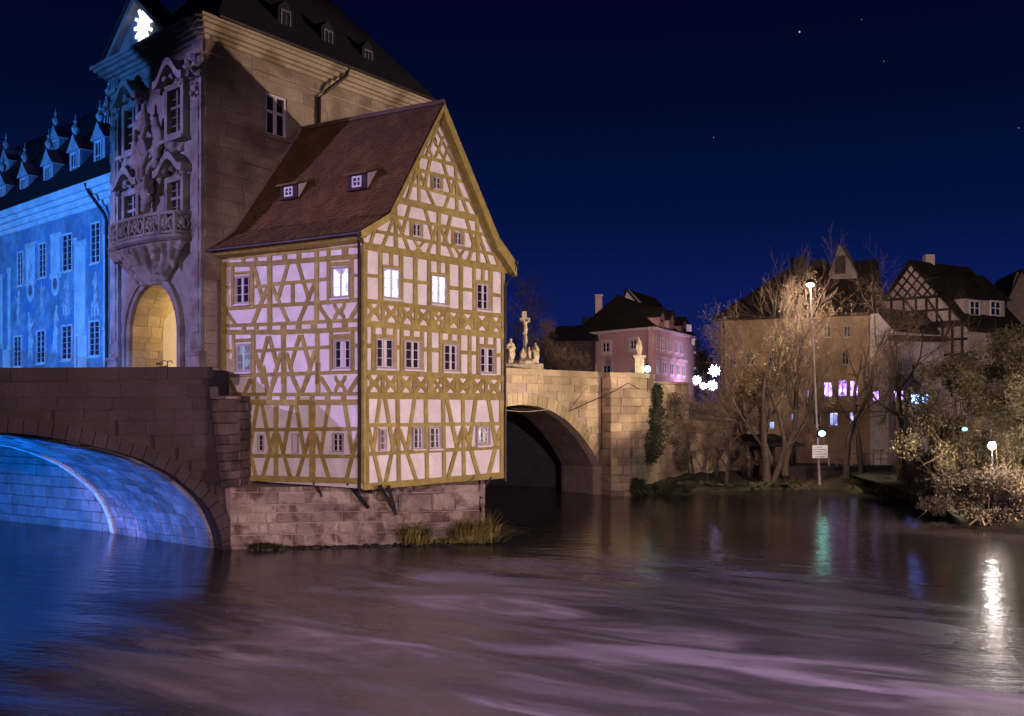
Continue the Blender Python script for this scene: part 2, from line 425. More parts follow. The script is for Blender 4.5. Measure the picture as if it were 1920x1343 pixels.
def wl(px, py):                                                     # a point of the waterline
    Y = H * F / (py - HY); return ((px - CX) * Y / F, Y)
edge = [wl(1186, 929), wl(1300, 926), wl(1425, 918), wl(1545, 916), wl(1660, 926), wl(1740, 950), wl(1795, 985), wl(1930, 1004), (36, 40), (60, 38), (140, 34), (500, 30)]
def bank():
    mb = MB(); rows = []
    N = len(edge)
    fine = []
    for i in range(N - 1):
        k = 8 if i < 8 else 3
        for j in range(k): t = j / k; fine.append((edge[i][0] * (1 - t) + edge[i + 1][0] * t, edge[i][1] * (1 - t) + edge[i + 1][1] * t))
    fine.append(edge[-1])
    rg = random.Random(3)
    for (off, z, jz) in ((-0.6, -0.8, 0), (0.0, 0.05, 0.04), (0.5, 0.32, 0.1), (1.6, 0.55, 0.12), (4, 0.75, 0.1), (12, 0.9, 0.0), (600, 1.0, 0)):
        row = []
        for i, (x, y) in enumerate(fine):
            kx = max(0.0, min(1.0, (x - 16) / 14)) * 0.35
            row.append((x + off * kx + rg.uniform(-.15, .15), y + off + rg.uniform(-.15, .15), z + rg.uniform(-jz, jz)))
        rows.append(row)
    n = len(fine)
    for r in rows: mb.v += r
    for j in range(len(rows) - 1):
        for i in range(n - 1): mb.f.append((j * n + i, j * n + i + 1, (j + 1) * n + i + 1, (j + 1) * n + i))
    o = obj('riverbank', mb, M_soil, smooth=True, kind='structure')
bank()

# street level behind the embankment, and a bank coloured near-black for the unlit night through the far arch
st = MB(); st.plan([(4.6, 64.5), (9.2, 64.0), (14.4, 72.5), (17.2, 84), (34, 160), (-60, 160), (-30, 90), (-6, 70)], -1, 5.55)
obj('street_terrace', st, M_street, kind='structure')
fb = MB(); fb.plan([(-60, 95), (-5, 72), (4.5, 66), (4.5, 70), (-5, 80), (-60, 110)], -1, 3.2)
obj('quay_bank', fb, mat('night_dark_bank', (0.007, 0.006, 0.005), 0.95), kind='structure')

# ------------------------------------------------------------------ left bridge (arch lit blue from below)
rng = random.Random(11)
BL = Plane(W0[0], W0[1], -0.69, -0.724)
BWV = Vector((W1[0] - W0[0], W1[1] - W0[1], 0))                      # across the bridge
def arch_from(pl, pts): return [pl.uz(x, y) for x, y in pts]
half = arch_from(BL, [(424, 1030), (413, 1000), (407, 986), (396, 960), (381, 940), (365, 925), (325, 891), (266, 862), (226, 849), (170, 835), (113, 823), (57, 815), (0, 811)])
uc = half[-1][0] + 0.7; zc = half[-1][1] + 0.03
half[0] = (half[0][0], -0.6)
arcL = half + [(uc, zc)] + [(2 * uc - u, z) for u, z in reversed(half)]
def arc_span(arc, z):
    """u range of the opening at height z"""
    xs = []
    for (u0, z0), (u1, z1) in zip(arc[:-1], arc[1:]):
        if (z0 - z) * (z1 - z) <= 0 and z0 != z1: xs.append(u0 + (u1 - u0) * (z - z0) / (z1 - z0))
    return (min(xs), max(xs)) if len(xs) >= 2 else None
def offset_arc(arc, d):
    out = []
    for i, (u, z) in enumerate(arc):
        a, b = arc[max(0, i - 1)], arc[min(len(arc) - 1, i + 1)]
        t = Vector((b[0] - a[0], b[1] - a[1])); t.normalize(); out.append((u - t.y * d, z + t.x * d))
    return out
br = thing('stone_bridge', (BL.pt(6, 0, -3)), 'dark stone arch bridge on the left with blue light under its vault', 'bridge')
topz_r = BL.uz(378, 686)[1]; topz_l = BL.uz(0, 690)[1]
u_end = 2 * uc + 8
def ptop(u): return topz_r + (topz_l - topz_r) * min(1, u / 8.0)
uR = BL.uz(392, 690)[0]
wall_poly = [(u_end, -0.9)] + list(reversed(arcL)) + [(-0.02, -0.9), (0.0, 0.4), (uR * .55, 3.6), (uR, ptop(0) - 0.42), (uc, ptop(uc) - 0.42), (u_end, ptop(uc) - 0.42)]
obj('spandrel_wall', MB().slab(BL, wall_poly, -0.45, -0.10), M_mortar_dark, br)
BLf = Plane(W1[0], W1[1], -0.69, -0.724)
far_poly = [(u_end, -0.9)] + list(reversed(arcL)) + [(-0.02, -0.9), (0.0, ptop(0) - 0.42), (u_end, ptop(uc) - 0.9)]
obj('far_spandrel_wall', MB().slab(BLf, far_poly, -0.4, 0.0), M_quay, br)
# deck
dk = MB(); zd = ptop(0) - 0.75
dk.prism([BL.pt(0.4, zd, -0.1) , BL.pt(u_end, zd - .3, -0.1), BLf.pt(u_end, zd - .3, 0.2), BLf.pt(-1.5, zd, 0.2), Vector((-12.2, 40.2, zd))],
         [BL.pt(0.4, zd - .4, -0.1), BL.pt(u_end, zd - .7, -0.1), BLf.pt(u_end, zd - .7, 0.2), BLf.pt(-1.5, zd - .4, 0.2), Vector((-12.2, 40.2, zd - .4))])
obj('deck', dk, M_street, br)
def left_spans(z0, z1):
    zm = (z0 + z1) / 2
    lo = uR if zm > 5 else uR * max(0, min(1, zm / 5.6))
    top = ptop(uc) - 0.42
    s = None
    for z in (z0, zm, z1):
        q = arc_span(offset_arc(arcL, 0.52), z)
        if q: s = q if s is None else (min(s[0], q[0]), max(s[1], q[1]))
    if s is None: return [(lo, uc + 9.0)]
    return [(lo, s[0])] if s[0] > lo else []
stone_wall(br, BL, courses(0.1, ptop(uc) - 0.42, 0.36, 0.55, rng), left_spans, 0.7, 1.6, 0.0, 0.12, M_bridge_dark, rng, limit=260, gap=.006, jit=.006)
off_arc = offset_arc(arcL, 0.5)
def resample(arc, step):
    out = [arc[0]]; acc = 0
    for a, b in zip(arc[:-1], arc[1:]):
        l = math.hypot(b[0] - a[0], b[1] - a[1]); k = max(1, round(l / 0.05))
        for i in range(1, k + 1):
            t = i / k; p = (a[0] + (b[0] - a[0]) * t, a[1] + (b[1] - a[1]) * t)
            acc += l / k
            if acc >= step: out.append(p); acc = 0
    return out
def voussoirs(parent, pl, arc, step, depth, o0, o1, m, umax=1e9, umin=-1e9):
    pts = resample(arc, step)
    outp = offset_arc(pts, depth)
    for i in range(len(pts) - 1):
        if not (umin < pts[i][0] < umax): continue
        g = 0.03
        A, B, C, D = Vector(pts[i]), Vector(pts[i + 1]), Vector(outp[i + 1]), Vector(outp[i])
        A2, B2 = A.lerp(B, g), B.lerp(A, g); C2, D2 = C.lerp(D, g), D.lerp(C, g)
        k = rng.uniform(0.9, 1.08)
        obj('voussoir', MB().slab(pl, [tuple(A2), tuple(B2), tuple(B2.lerp(C2, k)), tuple(A2.lerp(D2, k))], o0, o1 + rng.uniform(-.01, .01)), m, parent)
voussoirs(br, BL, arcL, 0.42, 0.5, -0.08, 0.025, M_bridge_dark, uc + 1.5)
# parapet of coping stones, the vault and its stones
for i in range(16):
    u0 = uR - 0.1 + i * 1.75; u1 = u0 + 1.73
    mb = MB(); z0, z1 = ptop(u0), ptop(u1)
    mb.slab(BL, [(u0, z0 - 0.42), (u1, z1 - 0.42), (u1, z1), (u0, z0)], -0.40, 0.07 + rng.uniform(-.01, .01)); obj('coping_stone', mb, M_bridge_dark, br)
va = MB(); out_arc = offset_arc(arcL, 0.12)
for (a, b) in zip(out_arc[:-1], out_arc[1:]):
    p, q = BL.pt(a[0], a[1], -0.3), BL.pt(b[0], b[1], -0.3); va.face([p, q, q + BWV, p + BWV])
obj('vault', va, M_mortar_dark, br)
pts = resample(arcL, 0.44); po = offset_arc(pts, 0.13)
for i in range(min(len(pts) - 1, 27)):
    L0 = 0.10
    while L0 < 0.97:
        L1 = min(0.975, L0 + rng.uniform(0.075, 0.16))
        if 0.975 - L1 < 0.05: L1 = 0.975
        a, b, c, d = pts[i], pts[i + 1], po[i + 1], po[i]
        j = rng.uniform(-.035, .02); mid = lambda p, q, t: (p[0] + (q[0] - p[0]) * t, p[1] + (q[1] - p[1]) * t)
        a2, b2 = mid(a, d, j / .13 * -1 if j < 0 else 0), mid(b, c, j / .13 * -1 if j < 0 else 0)
        a3, b3 = mid(a2, b2, 0.025), mid(a2, b2, 0.975)
        g = 0.004
        P = [BL.pt(*a3) + BWV * (L0 + g), BL.pt(*b3) + BWV * (L0 + g), BL.pt(*b3) + BWV * (L1 - g), BL.pt(*a3) + BWV * (L1 - g)]
        Q = [BL.pt(*d) + BWV * L0, BL.pt(*c) + BWV * L0, BL.pt(*c) + BWV * L1, BL.pt(*d) + BWV * L1]
        obj('vault_stone', MB().prism(P, Q), M_vault, br)
        L0 = L1

voussoirs(br, BLf, offset_arc(arcL, -0.05), 0.6, 0.35, -0.3, 0.05, M_relief, uc + 4)  # far ring given a pale colour to stand in for its lit rim

# river wall of the island beyond the bridge
QW = Plane(W1[0], W1[1], W2[0] - W1[0], W2[1] - W1[1])
q = thing('river_wall', QW.pt(6, 0, -0.3), 'stone river wall bathed in blue light, seen through the left arch', 'wall')
obj('backing', MB().rect(QW, -0.6, -1.2, 34, 6.0, -0.9, -0.12), M_mortar, q)
rg = random.Random(5)
stone_wall(q, QW, courses(-0.1, 5.4, 0.3, 0.5, rg), lambda a, b: [(-0.2, 17.5)], 0.5, 1.15, 0.0, 0.14, M_quay, rg, gap=0.02, limit=300)
SW = Plane(W0[0], W0[1], W1[0] - W0[0], W1[1] - W0[1])
u0, z0 = SW.uz(243, 1000); u1, z1 = SW.uz(225, 962)
pb = thing('notice_board', SW.pt((u0 + u1) / 2, 0.1, 0.2), 'pale upright board standing at the springing of the blue arch', 'board')
mb = MB(); mb.rect(SW, 6.55, 0.1, 7.15, 0.95, 0.12, 0.18); obj('panel', mb, mat('board_paint', (0.7, 0.7, 0.75), 0.6, 0.05), pb)
mb = MB(); mb.ring(SW, 6.50, 0.05, 7.2, 1.0, 0.06, 0.10, 0.20); obj('frame', mb, M_wframe, pb)

# ------------------------------------------------------------------ foundation of the island tip and the pier beside the bridge
F0 = W0; F1 = ((745 - CX) * 38.4 / F, 38.4); F2 = ((900 - CX) * 39.1 / F, 39.1); F3 = (-1.5, 44.0); F4 = (-4.5, 52.5)
fo = thing('stone_foundation', (-6, 38.5, 0), 'rough sandstone foundation rising from the water under the half-timbered house', 'foundation')
FZ = 2.28
obj('core', MB().plan([(F0[0] + .03, F0[1] + .035), (F1[0], F1[1] + .035), (F2[0] - .04, F2[1] + .05), (F3[0] - .05, F3[1]), F4, (-9, 52), (-20, 48), (W1[0], W1[1] + .3)], -1.2, FZ - 0.06), M_mortar, fo)
FA = Plane(F0[0], F0[1], F1[0] - F0[0], F1[1] - F0[1]); LA = math.hypot(F1[0] - F0[0], F1[1] - F0[1])
FB = Plane(F1[0], F1[1], F2[0] - F1[0], F2[1] - F1[1]); LB = math.hypot(F2[0] - F1[0], F2[1] - F1[1])
FC = Plane(F2[0], F2[1], F3[0] - F2[0], F3[1] - F2[1]); LC = math.hypot(F3[0] - F2[0], F3[1] - F2[1])
rg = random.Random(21)
stone_wall(fo, FA, courses(-0.25, FZ, 0.26, 0.52, rg), lambda a, b: [(0.0, LA)], 0.32, 1.25, 0.0, 0.06, M_found, rg, gap=0.03, jit=0.02)
rg = random.Random(22)
stone_wall(fo, FB, courses(-0.25, FZ - 0.32, 0.42, 0.62, rg), lambda a, b: [(0.0, LB)], 0.8, 1.5, 0.03, 0.2, M_found, rg, jit=0.015, name='corner_stone')
stone_wall(fo, FB, [FZ - 0.32, FZ - 0.03], lambda a, b: [(0.0, LB)], 1.0, 1.6, 0.09, 0.9, M_found, rg, jit=0.01, name='corner_stone')
stone_wall(fo, FC, courses(-0.25, FZ - 0.03, 0.42, 0.62, rg), lambda a, b: [(0.0, LC)], 0.8, 1.5, 0.0, 0.2, M_found, rg, jit=0.015, name='side_stone')
# the pier: squared stones between the bridge end and the house
pr = thing('stone_pier', (-11, 38.3, 0), 'narrow weathered stone pier between the dark bridge and the timbered house', 'pier')
PA0 = at(398, 760, 37.15); PA1 = at(450, 760, 38.5)
pz = at(425, 742, 37.9).z
PP = Plane(PA0.x, PA0.y, PA1.x - PA0.x, PA1.y - PA0.y); LP = math.hypot(PA1.x - PA0.x, PA1.y - PA0.y)
obj('core', MB().plan([(PA0.x + .05, PA0.y + .15), (PA1.x - .12, PA1.y + .12), (-10.0, 41.5), (-12.6, 41.5), (-13.2, 39.5)], 1.5, pz - 0.02), M_mortar_dark, pr)
M_pier = mat('pier_sandstone', (0.22, 0.16, 0.135), 0.92, 0.35, 1.2, 12, 0.45, obj_var=0.45)
rg = random.Random(4)
stone_wall(pr, PP, courses(FZ - .1, pz - 0.14, 0.3, 0.45, rg), lambda a, b: [(0, LP)], 0.5, 1.2, 0.0, 0.2, M_pier, rg, gap=.01, jit=0.012)
stone_wall(pr, PP, [pz - 0.14, pz], lambda a, b: [(-.05, LP + .05)], 1.0, 1.6, 0.08, 0.5, M_found, rg, name='cap_stone')
PQ = Plane(PA1.x, PA1.y, 0.15, 1.2); stone_wall(pr, PQ, courses(FZ - .1, pz, 0.3, 0.42, rg), lambda a, b: [(0, 1.6)], 0.5, 0.9, 0.0, 0.2, M_pier, rg, name='side_stone')
# block above it against the tower corner
tb0, tb1 = at(381, 760, 38.2), at(418, 760, 39.0)
TB = Plane(tb0.x, tb0.y, tb1.x - tb0.x, tb1.y - tb0.y)
obj('upper_block', MB().plan([(tb0.x, tb0.y), (tb1.x, tb1.y), (tb1.x - .2, 41), (-12.9, 40.5)], pz, at(400, 694, 38.6).z), M_bridge_dark, pr)

# ------------------------------------------------------------------ right bridge
RB0 = (-0.42, 53.2); BR = Plane(RB0[0], RB0[1], 5.72, 6.7)
LR = math.hypot(5.72, 6.7)
rb = thing('stone_bridge', BR.pt(4, 0, -1.5), 'pale yellow sandstone arch bridge right of the timbered house', 'bridge')
hp = arch_from(BR, [(1127, 905), (1126, 876), (1110, 845), (1087, 813), (1062, 788), (1033, 770), (1008, 762), (980, 759)])
hp[0] = (hp[0][0], -0.6)
ucr = hp[-1][0]
arcR = hp + [(2 * ucr - u, z) for u, z in reversed(hp[:-1])]
ztop = BR.uz(1040, 694)[1]
poly = [(LR, -0.9)] + arcR[:1] + arcR[1:] + [(2 * ucr - hp[0][0] - 0.3, -0.9), (-7.5, -0.9), (-7.5, ztop - .35), (LR, ztop - .35)]
poly = [(-8.5, -0.9)] + list(reversed(arcR)) + [(LR, -0.9), (LR, ztop - .35), (-8.5, ztop - .35)]
obj('spandrel_wall', MB().slab(BR, poly, -0.6, -0.06), M_mortar, rb)
BV = Vector((-2.0, 2.7, 0))
def right_spans(z0, z1):
    s = None
    for z in (z0, (z0 + z1) / 2, z1):
        qq = arc_span(list(reversed(offset_arc(list(reversed(arcR)), 0.72))), z)
        if qq: s = qq if s is None else (min(s[0], qq[0]), max(s[1], qq[1]))
    if s is None: return [(-1.6, LR - .02)]
    out = []
    if s[1] < LR - .1: out.append((s[1], LR - .02))
    if s[0] > -1.5: out.append((-1.6, s[0]))
    return out
rg = random.Random(8)
stone_wall(rb, BR, courses(0.2, ztop - 0.36, 0.42, 0.56, rg), right_spans, 0.6, 1.5, 0.0, 0.12, M_bridge, rg, jit=0.012)
voussoirs(rb, BR, list(reversed(arcR)), 0.40, 0.70, -0.05, 0.02, M_bridge, 1e9, -2.5)
for i in range(7):
    u0 = -3.6 + i * 1.78; mb = MB(); mb.rect(BR, u0, ztop - .35, u0 + 1.77, ztop, -0.45, 0.06 + rg.uniform(-.01, .01)); obj('coping_stone', mb, M_bridge, rb)
va = MB(); oa = offset_arc(list(reversed(arcR)), 0.1)
for a, b in zip(oa[:-1], oa[1:]):
    p, qv = BR.pt(a[0], a[1], -0.3), BR.pt(b[0], b[1], -0.3); va.face([p, qv, qv + BV, p + BV])
obj('vault', va, M_mortar, rb)
pts = resample(arcR, 0.5); po = offset_arc(list(reversed(pts)), 0.11); po = list(reversed(po))
M_vault_r = mat('right_vault_stone', (0.52, 0.40, 0.30), 0.9, 0.3, 0.9, 9, 0.35, obj_var=0.2)
for i in range(min(16, len(pts) - 1)):
    L0 = 0.05
    while L0 < 0.99:
        L1 = min(1.0, L0 + rg.uniform(0.22, 0.4)); L1 = 1.0 if 1.0 - L1 < .1 else L1
        a, b, c, d = pts[i], pts[i + 1], po[i + 1], po[i]; g = .006
        e = lambda p, q2, t: (p[0] + (q2[0] - p[0]) * t, p[1] + (q2[1] - p[1]) * t)
        a3, b3 = e(a, b, .02), e(a, b, .98)
        P = [BR.pt(*a3) + BV * (L0 + g), BR.pt(*b3) + BV * (L0 + g), BR.pt(*b3) + BV * (L1 - g), BR.pt(*a3) + BV * (L1 - g)]
        Q = [BR.pt(*d) + BV * L0, BR.pt(*c) + BV * L0, BR.pt(*c) + BV * L1, BR.pt(*d) + BV * L1]
        obj('vault_stone', MB().prism(P, Q), M_vault_r, rb); L0 = L1
dk = MB(); z = ztop - 1.1
A = [BR.pt(-8.5, z, -.3), BR.pt(LR + 2, z, -.3), BR.pt(LR + 2, z, -.3) + BV * 1.9, BR.pt(-8.5, z, -.3) + BV * 1.9]
dk.prism(A, [p - Vector((0, 0, .4)) for p in A]); obj('deck', dk, M_street, rb)
mb = MB(); A = [BR.pt(-8.5, z, -.3) + BV * 1.8, BR.pt(LR + 2, z, -.3) + BV * 1.8, BR.pt(LR + 2, z, -.3) + BV * 1.95, BR.pt(-8.5, z, -.3) + BV * 1.95]
mb.prism([p + Vector((0, 0, .95)) for p in A], A); obj('rear_parapet', mb, M_bridge, rb)

# pier and embankment to the right of that arch
pc = [(5.30, 59.9), (5.75, 58.9), (6.85, 58.9), (8.7, 62.2)]
ep = thing('bridge_pier', (6.8, 61, 0), 'angular pale sandstone pier at the right end of the arch', 'pier')
obj('core', MB().plan([(pc[0][0] + .12, pc[0][1] + .1), (pc[1][0] + .1, pc[1][1] + .12), (pc[2][0] - .08, pc[2][1] + .12), (pc[3][0] - .12, pc[3][1] + .05), (8, 66), (5, 66)], -1, ztop - .3), M_mortar, ep)
rg = random.Random(9)
cs = courses(-0.2, ztop - .33, 0.42, 0.6, rg)
for k, (a, b) in enumerate(zip(pc[:-1], pc[1:])):
    pl = Plane(a[0], a[1], b[0] - a[0], b[1] - a[1]); l = math.hypot(b[0] - a[0], b[1] - a[1])
    stone_wall(ep, pl, cs, lambda z0, z1: [(0, l)], 0.6, 1.4, 0.0, 0.15, M_bridge, rg, jit=0.015)
obj('cap_stone', MB().plan([(pc[0][0] - .05, pc[0][1] + .3), (pc[1][0] - .05, pc[1][1] - .06), (pc[2][0] + .03, pc[2][1] - .06), (pc[3][0] + .06, pc[3][1]), (8.6, 66), (5, 66)], ztop - .33, ztop - .06), M_bridge, ep)

wp = [(8.7, 62.2), at(1292, 760, 67).xy, at(1430, 760, 71).xy]
zt1 = at(1262, 716, 65).z
ew = thing('embankment_wall', (11, 66, 0), 'long stone embankment wall overgrown with ivy beside the bridge pier', 'wall')
rg = random.Random(10)
for k, (a, b) in enumerate(zip(wp[:-1], wp[1:])):
    pl = Plane(a[0], a[1], b[0] - a[0], b[1] - a[1]); l = math.hypot(b[0] - a[0], b[1] - a[1])
    zt = zt1 if k == 0 else 4.3
    obj('backing', MB().rect(pl, 0, -1, l, zt - .05, -1.0, -.08), M_mortar, ew)
    stone_wall(ew, pl, courses(0.0, zt - .2, 0.45, 0.65, rg), lambda z0, z1: [(0, l)], 0.7, 1.6, 0.0, 0.12, M_bridge, rg, limit=140)
    stone_wall(ew, pl, [zt - .2, zt], lambda z0, z1: [(0, l)], 1.5, 2.2, 0.06, 0.5, M_bridge, rg, name='coping_stone')
EMB = Plane(wp[0][0], wp[0][1], wp[1][0] - wp[0][0], wp[1][1] - wp[0][1])
EMB2 = Plane(wp[1][0], wp[1][1], wp[2][0] - wp[1][0], wp[2][1] - wp[1][1])

# ------------------------------------------------------------------ half-timbered house over the water
C = (-5.42, 36.5)
HR = Plane(C[0], C[1], 0.637, 0.771)                                # gable wall, facing right
HL = Plane(C[0], C[1], -0.837, 0.547)                               # side wall, facing left
T0 = (-12.08, 39.92)
TR = Plane(T0[0], T0[1], 0.568, 0.823)                              # tower side wall the house leans on
hs = thing('half_timbered_house', (-5.6, 39.6, 2.3), 'tall gabled half-timbered house with ochre beams standing over the river', 'house')
LH = HR.uz(943, 700)[0]
prof = [(-0.32, HR.uz(678, 438)[1]), (1.075, 12.31), (4.0, 17.03), (7.28, 12.21), (8.42, 11.3)]   # roof line of the gable
zb = HR.uz(800, 905)[1] - 0.02

obj('gable_wall', MB().slab(HR, [(0.0, zb), (LH, zb), (LH, 11.05), (LH - .05, 11.35), (7.16, 12.05), (4.0, 16.75), (1.18, 12.15), (0.1, 11.35), (0, 11.2)], -0.25, 0.0), M_plaster, hs)
ull = HL.uz(424, 700)[0]; ul2 = HL.uz(450, 800)[0]
zm = HL.uz(500, 749)[1]
obj('side_wall', MB().slab(HL, [(0, zb), (ul2, zb + .05), (ul2, zm), (ull + .25, zm), (ull + .25, 11.4), (0, 11.3)], -0.25, 0.0), M_plaster, hs)
bk = MB(); bk.plan([(C[0] + .25, C[1] + .35), (-0.65, 42.5), (-6.2, 47.8), (-10.2, 42.4), (-11.6, 40.9), (-10.4, 40.1)], zb + .02, 11.0); obj('rear_walls', bk, M_plaster, hs)

KIND = {'r': ('timber_rail', 0.042), 'p': ('timber_post', 0.047), 'b': ('timber_brace', 0.036), 'B': ('timber_beam', 0.062)}
cnt = [0]
jr = random.Random(2)
def beams(pl, org, s, table):
    for kind, x0, y0, x1, y1, w in table:
        if kind == 'b': w *= 1.42 if pl is HL else 1.24
        nm, pr_ = KIND[kind]; cnt[0] += 1; pr_ += (cnt[0] % 7) * 0.0011
        a = jr.uniform(.94, 1.06) * w / 2; b = jr.uniform(.94, 1.06) * w / 2
        if abs(y1 - y0) > abs(x1 - x0): c4 = [(x0 - a, y0), (x0 + a, y0), (x1 + b, y1), (x1 - b, y1)]
        else: c4 = [(x0, y0 - a), (x0, y0 + a), (x1, y1 + b), (x1, y1 - b)]
        obj(nm, MB().slab(pl, [pl.uz(org[0] + x / s, org[1] + y / s) for x, y in c4], -0.03, pr_), M_timber, hs)

# gable wall, lower storey
beams(HR, (660, 700), 3.8375, [
    ('B', 72, 160, 1088, 170, 46), ('p', 96, 140, 99, 836, 42), ('p', 1073, 150, 1078, 752, 26),
    ('r', 115, 374, 1062, 363, 26), ('r', 115, 582, 1066, 533, 26), ('B', 78, 818, 1092, 733, 46),
    ('p', 325, 182, 336, 785, 25), ('p', 528, 182, 538, 765, 22), ('p', 653, 182, 661, 752, 22), ('p', 795, 185, 803, 742, 22),
    ('b', 198, 182, 150, 575, 19), ('b', 113, 385, 205, 790, 20), ('b', 235, 182, 300, 575, 19), ('b', 322, 395, 240, 785, 20),
    ('b', 448, 182, 393, 565, 19), ('b', 338, 398, 461, 770, 20), ('b', 678, 182, 757, 545, 20), ('b', 690, 748, 793, 398, 20),
    ('b', 888, 188, 838, 538, 19), ('b', 806, 390, 906, 728, 20), ('b', 980, 192, 1036, 530, 20), ('b', 1064, 395, 984, 722, 20)])
# middle storeys
beams(HR, (660, 470), 4.975, [
    ('p', 115, 0, 115, 1350, 42), ('p', 1404, 190, 1404, 1350, 28),
    ('B', 95, 466, 1412, 612, 40), ('B', 95, 678, 1412, 794, 56), ('B', 95, 1134, 1412, 1187, 44),
    ('p', 262, 20, 262, 478, 30), ('p', 455, 50, 455, 500, 32), ('p', 588, 70, 588, 515, 34), ('p', 716, 90, 716, 530, 26), ('p', 888, 120, 888, 545, 32),
    ('p', 1012, 140, 1012, 560, 32), ('p', 1136, 160, 1136, 575, 24), ('p', 1290, 185, 1290, 590, 32),
    ('r', 250, 146, 445, 168, 36), ('r', 716, 216, 880, 232, 34), ('r', 1136, 288, 1285, 302, 34),
    ('p', 362, 30, 362, 140, 30), ('p', 808, 110, 808, 215, 26), ('p', 1216, 170, 1216, 290, 26),
    ('r', 130, 231, 255, 242, 30), ('r', 466, 277, 712, 306, 32), ('r', 900, 345, 1130, 372, 34), ('r', 1300, 410, 1398, 424, 32),
    ('p', 195, 690, 195, 1140, 30), ('p', 398, 705, 398, 1150, 28), ('p', 459, 710, 459, 1155, 28), ('p', 651, 725, 651, 1162, 26), ('p', 720, 730, 720, 1165, 34),
    ('p', 823, 740, 823, 1165, 26), ('p', 998, 755, 998, 1172, 26), ('p', 1094, 765, 1094, 1176, 28), ('p', 1172, 770, 1172, 1180, 22), ('p', 1330, 785, 1330, 1185, 22),
    ('p', 298, 700, 298, 812, 32), ('p', 557, 722, 557, 830, 26), ('p', 912, 752, 912, 860, 26), ('p', 1248, 780, 1248, 890, 26),
    ('r', 205, 797, 388, 808, 40), ('r', 470, 815, 640, 828, 36), ('r', 832, 848, 990, 858, 34), ('r', 1180, 884, 1322, 894, 32),
    ('r', 140, 888, 185, 891, 40), ('r', 410, 902, 447, 906, 40), ('r', 660, 920, 712, 924, 40), ('r', 735, 927, 815, 932, 42), ('r', 1008, 948, 1164, 960, 34), ('r', 1338, 974, 1395, 978, 36),
    ('r', 200, 1112, 390, 1120, 18), ('r', 470, 1122, 640, 1130, 18), ('r', 835, 1142, 990, 1148, 18), ('r', 1180, 1162, 1322, 1166, 16)])
for band in (((285, 440, 592, 738, 880, 1012, 1147, 1280), 480, 655, 620, 765), ((283, 432, 575, 726, 858, 975, 1100, 1245), 1155, 1345, 1200, 1350)):
    for x in band[0]:
        t = (x - 200) / 1145
        beams(HR, (660, 470), 4.975, [('p', x, band[1] + t * (band[3] - band[1]), x, band[2] + t * (band[4] - band[2]), 30 if x not in (726,) else 52)])
def ornament(pl, org, s, cx, cy, w, h, lattice=False):
    mb = MB(); to = lambda x, y: pl.uz(org[0] + x / s, org[1] + y / s)
    if lattice:
        for k in (-0.5, 0.0, 0.5):
            for sg in (-1, 1):
                # a lozenge diagonal, cut off at the panel's edge
                t0, t1 = max(0.0, -sg * k), min(1.0, 1.0 - sg * k)
                if t1 <= t0: continue
                q = [(cx - sg * w * .5 + k * w + sg * w * t, cy - h / 2 + h * t) for t in (t0, t1)]
                mb.slab(pl, [to(q[0][0] - w * .11, q[0][1]), to(q[0][0] + w * .11, q[0][1]), to(q[1][0] + w * .11, q[1][1]), to(q[1][0] - w * .11, q[1][1])], -.02, .030 + .002 * k * 2 + .004 * sg)
        mb.slab(pl, [to(cx - w * .5, cy - h / 2), to(cx - w * .36, cy - h / 2), to(cx - w * .36, cy + h / 2), to(cx - w * .5, cy + h / 2)], -.02, .04)
        mb.slab(pl, [to(cx + w * .36, cy - h / 2), to(cx + w * .5, cy - h / 2), to(cx + w * .5, cy + h / 2), to(cx + w * .36, cy + h / 2)], -.02, .04)
    else:
        n = 10
        for sg in (-1, 1):
            prev = None
            for i in range(n + 1):
                t = i / n; off = (abs(math.cos(math.pi * t)) ** 0.75) * w * .40 * sg
                bw = w * (.092 + .06 * math.sin(math.pi * t) + (.035 if i in (3, 7) else 0))
                cur = (cx + off - bw, cx + off + bw, cy - h / 2 + t * h)
                if prev: mb.slab(pl, [to(prev[0], prev[2]), to(prev[1], prev[2]), to(cur[1], cur[2]), to(cur[0], cur[2])], -.02, .033 + .003 * sg)
                prev = cur
        mb.slab(pl, [to(cx, cy - h * .16), to(cx + w * .22, cy), to(cx, cy + h * .16), to(cx - w * .22, cy)], -.02, .042)
        for sg in (-1, 1):
            mb.slab(pl, [to(cx + sg * w * .16, cy - h * .05), to(cx + sg * w * .33, cy - h * .10), to(cx + sg * w * .27, cy), to(cx + sg * w * .33, cy + h * .10), to(cx + sg * w * .16, cy + h * .05)], -.02, .0345)
    obj('ornamental_brace', mb, M_timber, hs)
for i, x in enumerate((208, 365, 515, 665, 810, 947, 1080, 1212, 1343)):
    ornament(HR, (660, 470), 4.975, x, 568 + (x - 208) * .109, 132 if x < 1300 else 108, 178, i == 4)
for i, x in enumerate((205, 358, 502, 643, 797, 915, 1035, 1170, 1325)):
    ornament(HR, (660, 470), 4.975, x, 1238 + (x - 205) * .034, 132 if i != 4 else 122, 190, i == 4)
